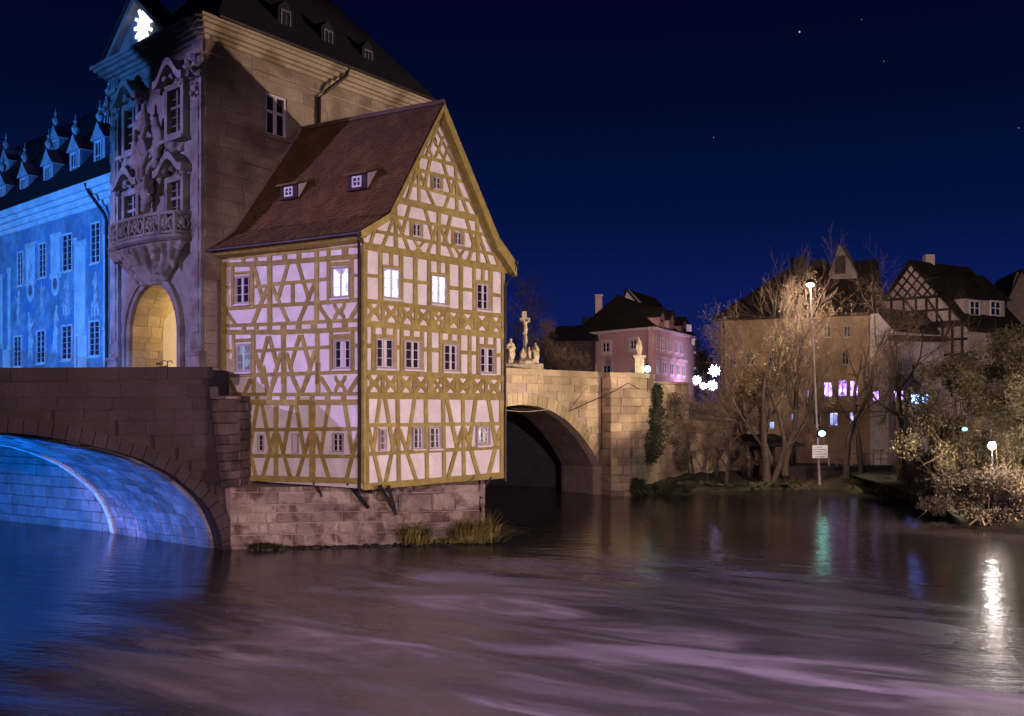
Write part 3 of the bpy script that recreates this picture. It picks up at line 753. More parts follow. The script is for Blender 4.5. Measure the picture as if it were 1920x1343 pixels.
# gable triangle
beams(HR, (660, 180), 3.95, [
    ('r', 486, 440, 772, 515, 26), ('r', 432, 533, 835, 638, 24), ('r', 385, 640, 875, 778, 26), ('B', 312, 765, 925, 910, 48),
    ('r', 255, 882, 985, 1030, 24), ('r', 178, 1003, 1045, 1172, 24), ('B', 72, 1108, 1196, 1300, 52),
    ('p', 640, 858, 638, 1212, 24), ('p', 318, 780, 324, 1160, 24), ('p', 924, 905, 934, 1265, 24), ('p', 484, 440, 496, 795, 17), ('p', 766, 510, 776, 865, 18),
    ('b', 578, 462, 533, 680, 17), ('b', 672, 495, 738, 722, 17), ('b', 479, 548, 404, 770, 17), ('b', 489, 555, 607, 815, 17), ('b', 760, 632, 680, 838, 17), ('b', 769, 640, 858, 880, 17),
    ('b', 424, 812, 372, 1012, 18), ('b', 540, 842, 602, 1075, 18), ('b', 730, 885, 683, 1085, 18), ('b', 846, 915, 908, 1135, 18),
    ('b', 312, 895, 215, 1140, 18), ('b', 326, 905, 432, 1182, 18), ('b', 632, 945, 548, 1205, 18), ('b', 646, 950, 762, 1240, 18), ('b', 926, 1020, 848, 1255, 18), ('b', 936, 1030, 1024, 1285, 18),
    ('b', 452, 1058, 532, 1200, 14), ('b', 540, 1072, 443, 1180, 14), ('b', 762, 1120, 832, 1250, 14), ('b', 832, 1135, 765, 1240, 14),
    ('b', 190, 930, 128, 1110, 18), ('b', 1040, 1130, 1096, 1290, 18), ('b', 870, 770, 935, 905, 16),
    # lozenge lattice in the point
    ('b', 535, 335, 600, 462, 12), ('b', 572, 262, 690, 492, 13), ('b', 605, 205, 752, 505, 13), ('b', 545, 450, 640, 215, 13), ('b', 612, 468, 676, 300, 13), ('b', 672, 484, 712, 375, 12),
    ('r', 430, 925, 515, 942, 20), ('p', 434, 925, 434, 1050, 14), ('p', 512, 935, 512, 1062, 20), ('p', 744, 985, 744, 1110, 14), ('p', 818, 1000, 818, 1122, 20),
    ('p', 587, 585, 587, 695, 12), ('p', 658, 605, 658, 712, 20)])
mb = MB(); mb.slab(HR, [HR.uz(660 + x / 3.95, 180 + y / 3.95) for x, y in ((617, 303), (630, 340), (617, 377), (604, 340))], -.02, .012); obj('lozenge_opening', mb, M_glass, hs)
# rake boards
def rake(pts_o, pts_i, name, o1):
    for a, b, c, d in zip(pts_o[:-1], pts_o[1:], pts_i[1:], pts_i[:-1]):
        obj(name, MB().slab(HR, [HR.uz(660 + x / 3.95, 180 + y / 3.95) for x, y in (a, b, c, d)], -.05, o1), M_timber, hs)
rake([(645, 82), (500, 405), (302, 805), (238, 885), (78, 1022)], [(640, 150), (522, 420), (330, 812), (262, 905), (90, 1052)], 'rake_board', .10)
rake([(652, 82), (800, 448), (920, 748), (1040, 1058), (1190, 1262)], [(636, 165), (760, 470), (893, 810), (1005, 1090), (1150, 1295)], 'rake_board', .14)

# verge boards under the roof edge, seen from below
for side, w_in in ((prof[:3], .20), (prof[2:], .46)):
    for (ua, za), (ub, zb3) in zip(side[:-1], side[1:]):
        sg = 1 if zb3 > za else -1
        obj('verge_board', MB().prism([HR.pt(ua, za + .02, .345), HR.pt(ub, zb3 + .02, .345), HR.pt(ub, zb3 - w_in * 1.25, .345), HR.pt(ua + (.05 if sg > 0 else 0), za - w_in * 1.1, .345)],
                                      [HR.pt(ua, za + .02, .30), HR.pt(ub, zb3 + .02, .30), HR.pt(ub, zb3 - w_in * 1.25, .05), HR.pt(ua + (.05 if sg > 0 else 0), za - w_in * 1.1, .05)]), M_timber, hs)
# side wall, all three storeys
beams(HL, (400, 430), 4.63, [
    ('B', 75, 312, 490, 296, 42), ('B', 490, 296, 1275, 234, 42), ('p', 95, 285, 95, 1320, 40), ('p', 1292, 140, 1292, 1350, 44),
    ('r', 140, 258, 1270, 146, 22), ('p', 168, 300, 172, 690, 24), ('p', 338, 300, 342, 690, 26), ('p', 493, 215, 493, 835, 34), ('p', 900, 175, 900, 812, 32),
    ('p', 1003, 160, 1006, 635, 28), ('p', 1204, 225, 1206, 630, 26),
    ('p', 265, 255, 265, 290, 26), ('p', 372, 250, 372, 285, 26), ('p', 622, 212, 622, 275, 34), ('p', 746, 200, 746, 265, 34), ('p', 1146, 155, 1146, 240, 46),
    ('r', 342, 500, 482, 490, 26), ('r', 505, 478, 880, 447, 28), ('r', 912, 440, 992, 432, 30), ('r', 1215, 403, 1272, 398, 26), ('r', 105, 508, 160, 504, 26),
    ('r', 172, 385, 330, 374, 26), ('r', 1010, 306, 1192, 294, 34),
    ('r', 115, 690, 490, 664, 32), ('r', 490, 664, 885, 642, 32), ('r', 885, 642, 1275, 610, 36), ('r', 105, 838, 490, 824, 28), ('r', 490, 824, 1275, 788, 30),
    ('b', 350, 310, 432, 610, 21), ('b', 482, 490, 342, 832, 22), ('b', 652, 300, 566, 600, 20), ('b', 506, 480, 664, 832, 22), ('b', 737, 296, 832, 610, 21), ('b', 888, 455, 738, 822, 22),
    ('p', 693, 465, 693, 645, 24), ('b', 112, 705, 198, 832, 22), ('b', 910, 650, 1012, 805, 24), ('b', 1272, 640, 1180, 800, 24),
    # floor band
    ('B', 70, 893, 612, 893, 40), ('B', 612, 893, 1275, 866, 40),
    ('p', 268, 835, 268, 880, 30), ('p', 376, 832, 376, 880, 30), ('p', 490, 826, 490, 878, 34), ('p', 612, 820, 612, 875, 40), ('p', 742, 812, 742, 872, 40), ('p', 875, 806, 875, 868, 44), ('p', 1012, 800, 1012, 862, 42), ('p', 1145, 795, 1145, 858, 44),
    # second storey
    ('p', 178, 900, 184, 1270, 22), ('p', 350, 905, 352, 1345, 30), ('p', 612, 900, 612, 1345, 32), ('p', 905, 885, 906, 1345, 30), ('p', 1024, 880, 1028, 1250, 24), ('p', 1214, 870, 1214, 1240, 24),
    ('r', 360, 1058, 600, 1044, 28), ('r', 625, 1042, 890, 1028, 28), ('r', 918, 1028, 1018, 1022, 28), ('r', 1222, 1010, 1272, 1008, 30), ('r', 112, 1056, 170, 1056, 28),
    ('r', 190, 968, 342, 962, 30), ('r', 1035, 940, 1208, 930, 50),
    ('r', 110, 1272, 612, 1258, 32), ('r', 612, 1258, 1275, 1236, 32),
    ('b', 478, 925, 412, 1180, 20), ('b', 486, 925, 560, 1190, 21), ('b', 362, 1060, 440, 1345, 21), ('b', 592, 1070, 512, 1345, 22), ('b', 636, 1070, 712, 1345, 21), ('b', 755, 915, 668, 1210, 20), ('b', 768, 915, 848, 1215, 21), ('b', 888, 1050, 798, 1345, 22)])
beams(HL, (400, 680), 3.73, [
    ('b', 100, 95, 165, 215, 19), ('b', 275, 90, 222, 212, 19), ('p', 287, 70, 287, 215, 24), ('b', 350, 20, 385, 215, 18), ('b', 448, 80, 398, 212, 18), ('p', 497, 0, 497, 215, 28),
    ('b', 552, 90, 605, 212, 19), ('b', 672, 85, 620, 212, 19), ('p', 735, 0, 735, 212, 26), ('b', 748, 95, 820, 212, 20), ('b', 1020, 95, 950, 210, 20),
    ('B', 90, 222, 600, 222, 22), ('B', 600, 222, 1028, 217, 22), ('B', 190, 276, 600, 279, 36), ('B', 600, 279, 1028, 275, 36),
    ('p', 215, 225, 215, 270, 30), ('p', 310, 225, 310, 270, 26), ('p', 396, 225, 396, 270, 24), ('p', 489, 225, 489, 270, 34), ('p', 592, 225, 592, 270, 24), ('p', 694, 225, 694, 270, 26), ('p', 801, 225, 801, 270, 30), ('p', 914, 225, 914, 270, 28),
    ('p', 208, 285, 208, 805, 36), ('p', 443, 290, 443, 812, 28), ('p', 695, 290, 697, 818, 40), ('p', 1042, 0, 1042, 845, 40),
    ('r', 222, 471, 1022, 463, 26), ('r', 222, 651, 1022, 657, 26), ('B', 186, 806, 1030, 828, 42),
    ('b', 312, 292, 252, 650, 17), ('b', 224, 480, 303, 805, 18), ('b', 344, 292, 412, 650, 17), ('b', 432, 492, 348, 805, 18),
    ('b', 552, 295, 487, 655, 17), ('b', 454, 492, 543, 808, 18), ('b', 582, 295, 642, 650, 17), ('b', 684, 492, 588, 808, 18),
    ('b', 808, 295, 752, 655, 17), ('b', 714, 490, 812, 812, 18), ('b', 922, 295, 978, 655, 17), ('b', 1022, 480, 934, 815, 18)])
ornament(HL, (400, 430), 4.63, 1096, 716, 108, 150)
ornament(HL, (400, 680), 3.73, 889, 150, 84, 118)

# windows
G_lit = glow('lit_window_white', (0.9, 0.92, 1.0), 1.0, [(0.0, (0.10, 0.10, 0.22)), (1.0, (1.25, 1.3, 1.5)), (0.25, (0.35, 0.38, 0.75)), (0.5, (0.9, 0.95, 1.35))], 2.3)
G_bright = glow('lit_window_bright', (0.95, 0.97, 1.15), 1.0, [(0.0, (0.65, 0.72, 1.1)), (1.0, (1.7, 1.7, 1.9)), (0.35, (1.3, 1.35, 1.6))], 2.0)
G_teal = glow('lit_window_teal', (0.05, 0.25, 0.30), 0.4, [(0.0, (0.010, 0.03, 0.05)), (1.0, (0.20, 0.65, 0.75)), (0.5, (0.03, 0.12, 0.16))], 4.0)
M_curtain = mat('curtain', (0.62, 0.56, 0.55), 0.9, 0.1, 4, 30, 0.1)
def window(pl, org, s, rect, parent, rows=3, leaves=2, pane=None, curtain=0.0, outer=True, frame_m=None, name='window', proud=0.06):
    x0, y0, x1, y1 = rect
    ym, xm = (y0 + y1) / 2, (x0 + x1) / 2
    ua = pl.uz(org[0] + x0 / s, org[1] + ym / s)[0]; ub = pl.uz(org[0] + x1 / s, org[1] + ym / s)[0]
    if ua > ub: ua, ub = ub, ua
    za = pl.uz(org[0] + xm / s, org[1] + y1 / s)[1]; zb_ = pl.uz(org[0] + xm / s, org[1] + y0 / s)[1]
    fm = frame_m or M_wframe; k = min(0.07, (ub - ua) * .10)
    w = obj(name, MB().ring(pl, ua - k * .6, za - k * .6, ub + k * .6, zb_ + k * .6, k, -.02, proud + .02), M_wouter if outer else fm, parent)
    obj('sill', MB().rect(pl, ua - k, za - k * 1.5, ub + k, za - k * .62, -.02, proud + .09), fm, w)
    lw = (ub - ua) / leaves; t = min(0.042, lw * .10)
    for i in range(leaves):
        a, b = ua + i * lw, ua + (i + 1) * lw
        mb = MB().ring(pl, a + .004, za + .004, b - .004, zb_ - .004, t, 0.0, proud)
        for r in range(1, rows):
            z = za + (zb_ - za) * r / rows; mb.rect(pl, a + t, z - t * .22, b - t, z + t * .22, 0.0, proud - .012)
        obj('casement', mb, fm, w)
        obj('pane', MB().rect(pl, a + t, za + t, b - t, zb_ - t, -.012, .012), pane or M_glass, w)
        if curtain:
            sgn = 1 if (i % 2 == 0) == (curtain > 0) else -1
            c0, c1 = (a + t, a + t + (b - a) * abs(curtain)) if sgn > 0 else (b - t - (b - a) * abs(curtain), b - t)
            obj('curtain', MB().rect(pl, c0, za + t, c1, zb_ - t, 0.0125, .020), M_curtain, w)
    return w
A_, B_, G_ = ((660, 470), 4.975), ((660, 700), 3.8375), ((660, 180), 3.95)
window(HR, *A_, (284, 172, 434, 444), hs, 3, 2, G_lit)
window(HR, *A_, (733, 238, 866, 494), hs, 3, 2, G_bright)
window(HR, *A_, (1152, 315, 1270, 550), hs, 3, 2, None, .20)
window(HR, *A_, (220, 826, 376, 1092), hs, 3, 2, None, -.20)
window(HR, *A_, (480, 845, 630, 1100), hs, 3, 2, None, .20)
window(HR, *A_, (844, 880, 978, 1120), hs, 3, 2, None, .20)
window(HR, *A_, (1188, 910, 1312, 1140), hs, 3, 2, None, -.20)
window(HR, *B_, (194, 402, 238, 552), hs, 3, 1, None, -.12)
window(HR, *B_, (434, 392, 508, 540), hs, 3, 2, None, .30)
window(HR, *B_, (550, 392, 632, 538), hs, 3, 2, None, .26)
window(HR, *B_, (895, 385, 982, 512), hs, 3, 2, None, .24)
window(HR, *G_, (596, 604, 644, 688), hs, 2, 2)
window(HR, *G_, (445, 950, 500, 1038), hs, 2, 2)
window(HR, *G_, (754, 1014, 800, 1100), hs, 2, 2)
l1, l2 = ((400, 430), 4.63), ((400, 680), 3.73)
window(HL, *l1, (205, 415, 320, 642), hs, 3, 2, None, 0)
window(HL, *l1, (1042, 335, 1186, 588), hs, 3, 2, G_lit)
window(HL, *l1, (212, 1005, 332, 1232), hs, 3, 2, G_teal)
window(HL, *l1, (1062, 965, 1196, 1205), hs, 3, 2, None, -.26)
window(HL, *l2, (322, 505, 354, 618), hs, 3, 1)
window(HL, *l2, (562, 500, 598, 632), hs, 3, 1, None, .7)
window(HL, *l2, (845, 498, 910, 620), hs, 3, 2)

# roof: flared eaves, clay tiles laid course by course
E0, E1 = Vector((*HR.pt(-0.32, 0, .30).xy, prof[0][1])), Vector((-12.02, 40.12, 11.46))
K0, K1 = HR.pt(1.075, 12.36, .30), Vector((*TR.pt(1.37, 0).xy, 12.28))
R0, R1 = HR.pt(4.0, 17.08, .30), Vector((*TR.pt(5.14, 0).xy, 17.32))
def lerp(a, b, t): return a + (b - a) * t
# right-hand slope mirrors the left one
k1 = TR.pt(9.3, 12.3); e1 = TR.pt(10.6, 11.3); kr0 = HR.pt(7.28, 12.26, .30); er0 = HR.pt(8.42, 11.35, .30)
under = MB()
for a, b, c, d in ((E0, E1, K1, K0), (K0, K1, R1, R0), (R0, R1, k1, kr0), (kr0, k1, e1, er0)):
    n_ = (b - a).cross(d - a).normalized(); n_ = n_ if n_.z > 0 else -n_
    under.prism([p - n_ * .05 for p in (a, b, c, d)], [p - n_ * .16 for p in (a, b, c, d)])
obj('roof_boarding', under, M_strut, hs)
def tiles(patches, name, tw=0.19, th=0.17):
    mb = MB(); tr = random.Random(6)
    for a, b, c, d in patches:                                     # a-b lower edge, d-c upper edge
        rows = max(1, round(((d - a).length + (c - b).length) / 2 / th))
        for r in range(rows):
            p0, p1 = lerp(a, d, r / rows), lerp(b, c, r / rows); q0, q1 = lerp(a, d, min(1, (r + 1.6) / rows)), lerp(b, c, min(1, (r + 1.6) / rows))
            n_ = (p1 - p0).cross(q0 - p0).normalized(); n_ = n_ if n_.z > 0 else -n_
            cols = max(1, round((p1 - p0).length / tw)); sh = 0.5 if r % 2 else 0.0
            for k in range(cols + 1):
                t0, t1 = max(0, (k - sh + .03) / cols), min(1, (k - sh + .97) / cols)
                if t1 <= t0: continue
                lift = .042 + tr.uniform(-.014, .018); tm = (t0 + t1) / 2
                A_0, A_1, A_m = lerp(p0, p1, t0), lerp(p0, p1, t1), lerp(p0, p1, tm) - (q0 - p0).normalized() * .04
                B_0, B_1 = lerp(q0, q1, t0), lerp(q0, q1, t1)
                base = len(mb.v)
                mb.v += [tuple(A_0 + n_ * lift), tuple(A_m + n_ * lift), tuple(A_1 + n_ * lift), tuple(B_1 + n_ * .002), tuple(B_0 + n_ * .002),
                         tuple(A_0 + n_ * (lift - .022)), tuple(A_m + n_ * (lift - .022)), tuple(A_1 + n_ * (lift - .022))]
                mb.f += [(base, base + 1, base + 2, base + 3, base + 4), (base + 5, base + 6, base + 1, base), (base + 6, base + 7, base + 2, base + 1)]
    o = link(name, mb.mesh(name), M_rooftile, hs); o['kind'] = 'stuff'
tiles([(E0, E1, K1, K0), (K0, K1, R1, R0), (kr0, k1, R1, R0), (er0, e1, k1, kr0)], 'roof_tiles')
n = 26
for i in range(n):
    a, b = lerp(R0, R1, (i + .02) / n), lerp(R0, R1, (i + 1.06) / n)
    obj('ridge_tile', MB().tube([a + Vector((0, 0, .03)), b + Vector((0, 0, .0))], [.10, .12], 8), mat('ridge_mortar_tile', (0.16, 0.10, 0.07), 0.9, 0.3) , hs)
M_flash = mat('mortar_fillet', (0.30, 0.24, 0.19), 0.95, 0.25, 2, 15, 0.3)
for a, b in ((E1, K1), (K1, R1)):
    obj('mortar_fillet', MB().tube([a + Vector((.03, -.05, .06)), b + Vector((.03, -.05, .06))], .055, 6), M_flash, hs)
# eaves, gutter and downpipe
ev0, ev1 = HL.pt(0.05, 0, 0).xy, HL.pt(7.3, 0, 0).xy
mb = MB()
def quadprism(mb, P, dz): mb.prism(P, [p - Vector((0, 0, dz)) for p in P])
mb.prism([E0 + Vector((0.08, .1, -.10)), E1 + Vector((0.1, .1, -.10)), Vector((*HL.pt(7.35, 0, -.02).xy, 11.33)), Vector((*HL.pt(-.1, 0, -.02).xy, 11.33))],
         [E0 + Vector((0.08, .1, -.22)), E1 + Vector((.1, .1, -.22)), Vector((*HL.pt(7.35, 0, -.02).xy, 11.12)), Vector((*HL.pt(-.1, 0, -.02).xy, 11.12))])
obj('eaves_board', mb, M_timber, hs)
obj('gutter', MB().tube([E0 + Vector((-.02, -.10, -.06)), lerp(E0, E1, .5) + Vector((-.03, -.10, -.08)), E1 + Vector((-.04, -.10, -.06))], .075, 8), M_gutter, hs)
g0 = E0 + Vector((-.05, -.10, -.08)); px_ = HL.pt(0.02, 0, .10)
obj('downpipe', MB().tube([g0, g0 + Vector((0, 0.02, -.22)), Vector((px_.x, px_.y, 10.6)), Vector((px_.x, px_.y, 10.2)), Vector((px_.x, px_.y, 2.05))], .062, 8), M_gutter, hs)
g1 = er0 + Vector((.05, -.1, -.05)); p1_ = HR.pt(LH + .06, 0, .08)
obj('gutter', MB().tube([g1, e1 + Vector((.05, -.1, -.05))], .075, 8), M_gutter, hs)
obj('downpipe', MB().tube([g1 + Vector((-.02, 0, -.05)), g1 + Vector((-.1, 0, -.3)), Vector((p1_.x, p1_.y, 10.3)), Vector((p1_.x, p1_.y, 2.1))], .05, 6), M_gutter, hs)
# shed dormers in the roof
def dormer(px, py, w, h):
    pl = HL.moved(-1.55) if False else None
    # point on the main slope under that pixel
    best = None
    for i in range(400):
        t = i / 400
        for k in range(60):
            s_ = k / 60; p = lerp(lerp(K0, K1, s_), lerp(R0, R1, s_), t)
            x = CX + p.x / p.y * F; y = HY - (p.z - H) / p.y * F
            e = (x - px) ** 2 + (y - py) ** 2
            if best is None or e < best[0]: best = (e, p)
        if best[0] < 3: break
    p = best[1]; pl = Plane(p.x, p.y, -0.837, 0.547)
    slope = (R0 - K0).normalized(); back = Vector((slope.x, slope.y, 0)); tanr = slope.z / math.hypot(slope.x, slope.y); back.normalize()
    d = obj('dormer', MB().slab(pl, [(-w / 2, p.z - h * .1), (w / 2, p.z - h * .1), (w / 2, p.z + h), (-w / 2, p.z + h)], .05, .17), M_strut, hs)
    dep = h / tanr * 1.5
    for sg in (-1, 1):
        mb = MB()
        a = pl.pt(sg * w / 2, p.z - .05, .12); b = pl.pt(sg * w / 2, p.z + h, .12); c = a + back * dep + Vector((0, 0, h * 1.35 + .05)); q_ = pl.pt(sg * (w / 2 - .05), 0, 0) - pl.pt(sg * w / 2, 0, 0); q_.z = 0
        mb.prism([a, b, c], [a + q_, b + q_, c + q_])
        obj('cheek', mb, M_plaster, d)
    a, b = pl.pt(-w / 2 - .12, p.z + h - .02, .32), pl.pt(w / 2 + .12, p.z + h - .02, .32)
    top = [a, b, b + back * (dep + .5) + Vector((0, 0, h * .55)), a + back * (dep + .5) + Vector((0, 0, h * .55))]
    quadprism2 = MB().prism([v + Vector((0, 0, .08)) for v in top], top); obj('dormer_roof', quadprism2, M_rooftile, d)
    wn_ = MB().ring(pl, -w * .25, p.z + .04, w * .25, p.z + h * .86, .07, .16, .21); wn_.rect(pl, -.028, p.z + .1, .028, p.z + h * .8, .16, .20); wn_.rect(pl, -w * .22, p.z + h * .45, w * .22, p.z + h * .45 + .04, .16, .195)
    obj('casement', wn_, M_wframe, d)
    obj('pane', MB().rect(pl, -w * .22, p.z + .06, w * .22, p.z + h * .8, .15, .175), M_glass, d)
    obj('sill', MB().rect(pl, -w * .45, p.z - h * .16, w * .45, p.z - .02, .05, .30), M_strut, d)
dormer(549, 372, 0.95, 0.50)
dormer(674, 354, 0.95, 0.54)
# struts carrying the overhang
for (xa, ya, xb, yb) in ((588, 900, 606, 936), (652, 905, 690, 952), (712, 912, 743, 964), (728, 913, 741, 958)):
    a = at(xa, ya, HL.pt(HL.uz(min(xa, 676), 900)[0], 0).y + (0 if xa < 680 else .4)); b = at(xb, yb, 38.0)
    obj('strut', MB().tube([a, b], [.10, .085], 4), M_strut, hs)
a, b = at(921, 895, 41.0), at(902, 921, 40.2); obj('strut', MB().tube([a, b], .05, 4), M_strut, hs)
for k in range(7):
    t = (k + .5) / 7; p = HR.pt(0.4 + t * 7.0, 2.15, -.35); p2 = HR.pt(0.4 + t * 7.0, 2.15, -2.6)
    obj('floor_joist', MB().tube([p, p2], .11, 4), M_strut, hs)

# ------------------------------------------------------------------ baroque bridge tower
TF = Plane(T0[0], T0[1], -0.724, 0.69)                              # show front over the passage
TWD, TLEN, ZC, ZE = 8.04, 13.2, 19.75, 20.46                        # width, length, underside and top of the cornice
tw = thing('gate_tower', (*TF.pt(4, 0, -5).xy, zd), 'massive baroque stone gate tower with carved front and lit sunburst clock', 'tower')
aU0, aU1 = TF.uz(335, 640)[0], TF.uz(245, 640)[0]
aR = (aU1 - aU0) / 2; aC = (aU0 + aU1) / 2; aZ = TF.uz(290, 533)[1] - aR
def arch_pts(r, n=20, c=None): return [((aC if c is None else c) - r * math.cos(math.pi * i / n), aZ + r * math.sin(math.pi * i / n)) for i in range(n + 1)]
z0 = zd - 1.5
poly = [(.32, z0), (.32, ZC), (TWD, ZC), (TWD, z0), (aU1, z0)] + list(reversed(arch_pts(aR))) + [(aU0, z0)]
obj('front_wall', MB().slab(TF, poly, -1.5, 0.0), M_facade, tw)
obj('side_wall', MB().rect(TR, 0.25, 2.2, TLEN, ZC, -0.7, -0.18), M_mortar, tw)
TRf = Plane(*TR.pt(TLEN, 0).xy, TF.dx, TF.dy)
obj('rear_wall', MB().rect(TRf, 0, 2.2, TWD, ZC, -0.5, 0.0), M_tower, tw)
TLs = Plane(*TF.pt(TWD, 0).xy, TR.dx, TR.dy)
lw = MB(); lw.prism([TF.pt(TWD - .02, zz, oo) for zz, oo in ((z0, -1.5), (ZC, -1.5), (ZC, -12.5), (z0, -12.5))], [TF.pt(TWD - .6, zz, oo) for zz, oo in ((z0, -1.5), (ZC, -1.5), (ZC, -12.5), (z0, -12.5))]); obj('left_wall', lw, M_tower, tw)
# ashlar of the side wall, leaving the tall window and the plugged beam slots open
rg = random.Random(31)
wu0, wz1 = TR.uz(499, 172); wu1, wz0 = TR.uz(538, 262)
def tower_spans(a, b):
    if a < wz1 and b > wz0: return [(0, wu0), (wu1, TLEN if b > 17.0 else wu1 + 3.4)]
    hi_ = TLEN if b > 17.0 else max(.6, .2 + (b - 11.2) * .86 + .9)
    return [(0, hi_)]
cs = courses(6.8, wz0, .46, .62, rg)[:-1] + courses(wz0, wz1, .46, .60, rg)[:-1] + courses(wz1, ZC, .46, .60, rg)
stone_wall(tw, TR, cs, tower_spans, 0.8, 1.7, 0.0, 0.22, M_tower, rg, gap=0.010, limit=300, jit=.006)
wdw = obj('tall_window', MB().ring(TR, wu0 + .01, wz0 + .01, wu1 - .01, wz1 - .01, .09, -.17, -.06), M_wframe, tw)
mu = (wu0 + wu1) / 2
obj('mullion', MB().rect(TR, mu - .07, wz0 + .1, mu + .07, wz1 - .1, -.17, -.07).rect(TR, wu0 + .1, wz0 + (wz1 - wz0) * .55, wu1 - .1, wz0 + (wz1 - wz0) * .55 + .1, -.17, -.075), M_wframe, wdw)
for k in range(4):
    ua, ub = (wu0 + .1, mu - .07) if k % 2 == 0 else (mu + .07, wu1 - .1); zs = wz0 + (wz1 - wz0) * .55
    za, zb2 = (wz0 + .1, zs) if k < 2 else (zs + .1, wz1 - .1)
    obj('pane', MB().rect(TR, ua, za, ub, zb2, -.175, -.15), M_glass, wdw)
obj('sill', MB().rect(TR, wu0 - .15, wz0 - .16, wu1 + .25, wz0, -.15, .14), M_tower, wdw)
su, sz = TR.uz(455, 300); su1, _ = TR.uz(535, 320)
obj('ledge', MB().slab(TR, [(su, sz - .12), (su1, sz - .16), (su1, sz + .02), (su, sz + .05)], -.05, .10), M_tower, tw)
# cornice round both fronts, in mouldings
profc = [(0.06, ZC - .55, ZC - .50), (0.12, ZC - .02, ZC + .14), (0.28, ZC + .14, ZC + .27), (0.46, ZC + .27, ZC + .45), (0.62, ZC + .45, ZC + .58), (0.74, ZC + .58, ZE)]
seg = 9
for o_, za, zb2 in profc:
    # side
    n_seg = seg if zb2 - za > .1 else 1
    a0 = TR.pt(0, 0, o_) + Vector((TF.nx, TF.ny, 0)) * o_ * .62
    k = o_ * (TR.dx * TF.nx + TR.dy * TF.ny)
    for i in range(n_seg):
        u0 = -o_ * .98 if i == 0 else TLEN * i / n_seg + .006; u1 = TLEN + o_ if i == n_seg - 1 else TLEN * (i + 1) / n_seg - .006
        obj('cornice_stone', MB().rect(TR, u0, za, u1, zb2 - .002, -.4, o_), M_cornice, tw)
    obj('front_cornice', MB().rect(TF, -o_ * .85, za + .001, TWD + o_, zb2 - .001, -.3, o_ - .004), M_facade, tw)
# passage: archivolt, stone reveal, plastered chamber lit from inside
for i, (r0, r1, o_) in enumerate(((aR + .01, aR + .22, .10), (aR + .24, aR + .46, .18))):
    A, B = arch_pts(r0, 24), arch_pts(r1, 24); mb = MB()
    A = [(aC - r0, z0)] + A + [(aC + r0, z0)]; B = [(aC - r1, z0)] + B + [(aC + r1, z0)]
    for a, b, c, d in zip(A[:-1], A[1:], B[1:], B[:-1]): mb.slab(TF, [a, b, c, d], -.02, o_)
    obj('archivolt', mb, M_facade, tw)
rg = random.Random(12)
RV = TF.moved(0.0)
zz = zd - .2
def reveal_block(a, b, d0, d1):
    c = Vector((aC, aZ)); ia, ib = Vector(a), Vector(b); ca = ia + (c - ia).normalized() * .03 if (c - ia).length > .1 else ia; cb = ib + (c - ib).normalized() * .03
    g = .03
    ca2, cb2 = ca.lerp(cb, .02), cb.lerp(ca, .02)
    obj('reveal_stone', MB().prism([TF.pt(ca2.x, ca2.y, -d0 - .01), TF.pt(cb2.x, cb2.y, -d0 - .01), TF.pt(cb2.x, cb2.y, -d1 + .01), TF.pt(ca2.x, ca2.y, -d1 + .01)],
                                   [TF.pt(a[0], a[1], -d0), TF.pt(b[0], b[1], -d0), TF.pt(b[0], b[1], -d1), TF.pt(a[0], a[1], -d1)]), M_passage, tw)
for sgn, u in ((1, aU1), (-1, aU0)):
    z = zd - .1
    while z < aZ - .1:
        h = min(rg.uniform(.32, .48), aZ - z); d0 = 0.06
        while d0 < 1.45:
            d1 = min(1.48, d0 + rg.uniform(.45, .8)); reveal_block((u, z), (u, z + h), d0, d1); d0 = d1
        z += h
ap = arch_pts(aR, 14)
for a, b in zip(ap[:-1], ap[1:]):
    d0 = .06
    while d0 < 1.45:
        d1 = min(1.48, d0 + rg.uniform(.5, .9)); reveal_block(a, b, d0, d1); d0 = d1
ch = MB(); cu0, cu1, cd = .8, 7.35, 5.4; cz = aZ + aR + .6
def inner(u, z, o): return TF.pt(u, z, o)
ch.face([inner(cu1, zd - .2, -1.49), inner(cu1, cz, -1.49), inner(cu1, cz, -cd), inner(cu1, zd - .2, -cd)])
ch.face([inner(cu0, zd - .2, -1.49), inner(cu0, zd - .2, -cd), inner(cu0, cz, -cd), inner(cu0, cz, -1.49)])
ch.face([inner(cu0, zd - .2, -cd), inner(cu1, zd - .2, -cd), inner(cu1, cz, -cd), inner(cu0, cz, -cd)])
ch.face([inner(cu0, cz, -1.49), inner(cu0, cz, -cd), inner(cu1, cz, -cd), inner(cu1, cz, -1.49)])
obj('passage_lining', ch, M_cream, tw)
fl = MB(); fl.prism([inner(.2, zd + .01, 0.3), inner(7.8, zd + .01, .3), inner(7.8, zd + .01, -cd), inner(.2, zd + .01, -cd)], [inner(.2, zd - .3, 0.3), inner(7.8, zd - .3, .3), inner(7.8, zd - .3, -cd), inner(.2, zd - .3, -cd)]); obj('passage_floor', fl, M_street, tw)
mb = MB()                                                          # blind arch on the side wall of the passage
def side_pt(d, z, o): return TF.pt(cu1 - o, z, -d)
for i in range(16):
    a0_, a1_ = math.pi * i / 16, math.pi * (i + 1) / 16
    P = [side_pt(3.4 - r * math.cos(a), zd + 2.3 + r * math.sin(a) * 1.1, .06) for r, a in ((1.55, a0_), (1.55, a1_), (1.9, a1_), (1.9, a0_))]
    mb.prism(P, [side_pt(3.4 - r * math.cos(a), zd + 2.3 + r * math.sin(a) * 1.1, 0) for r, a in ((1.55, a0_), (1.55, a1_), (1.9, a1_), (1.9, a0_))])
obj('blind_arch', mb, M_passage, tw)
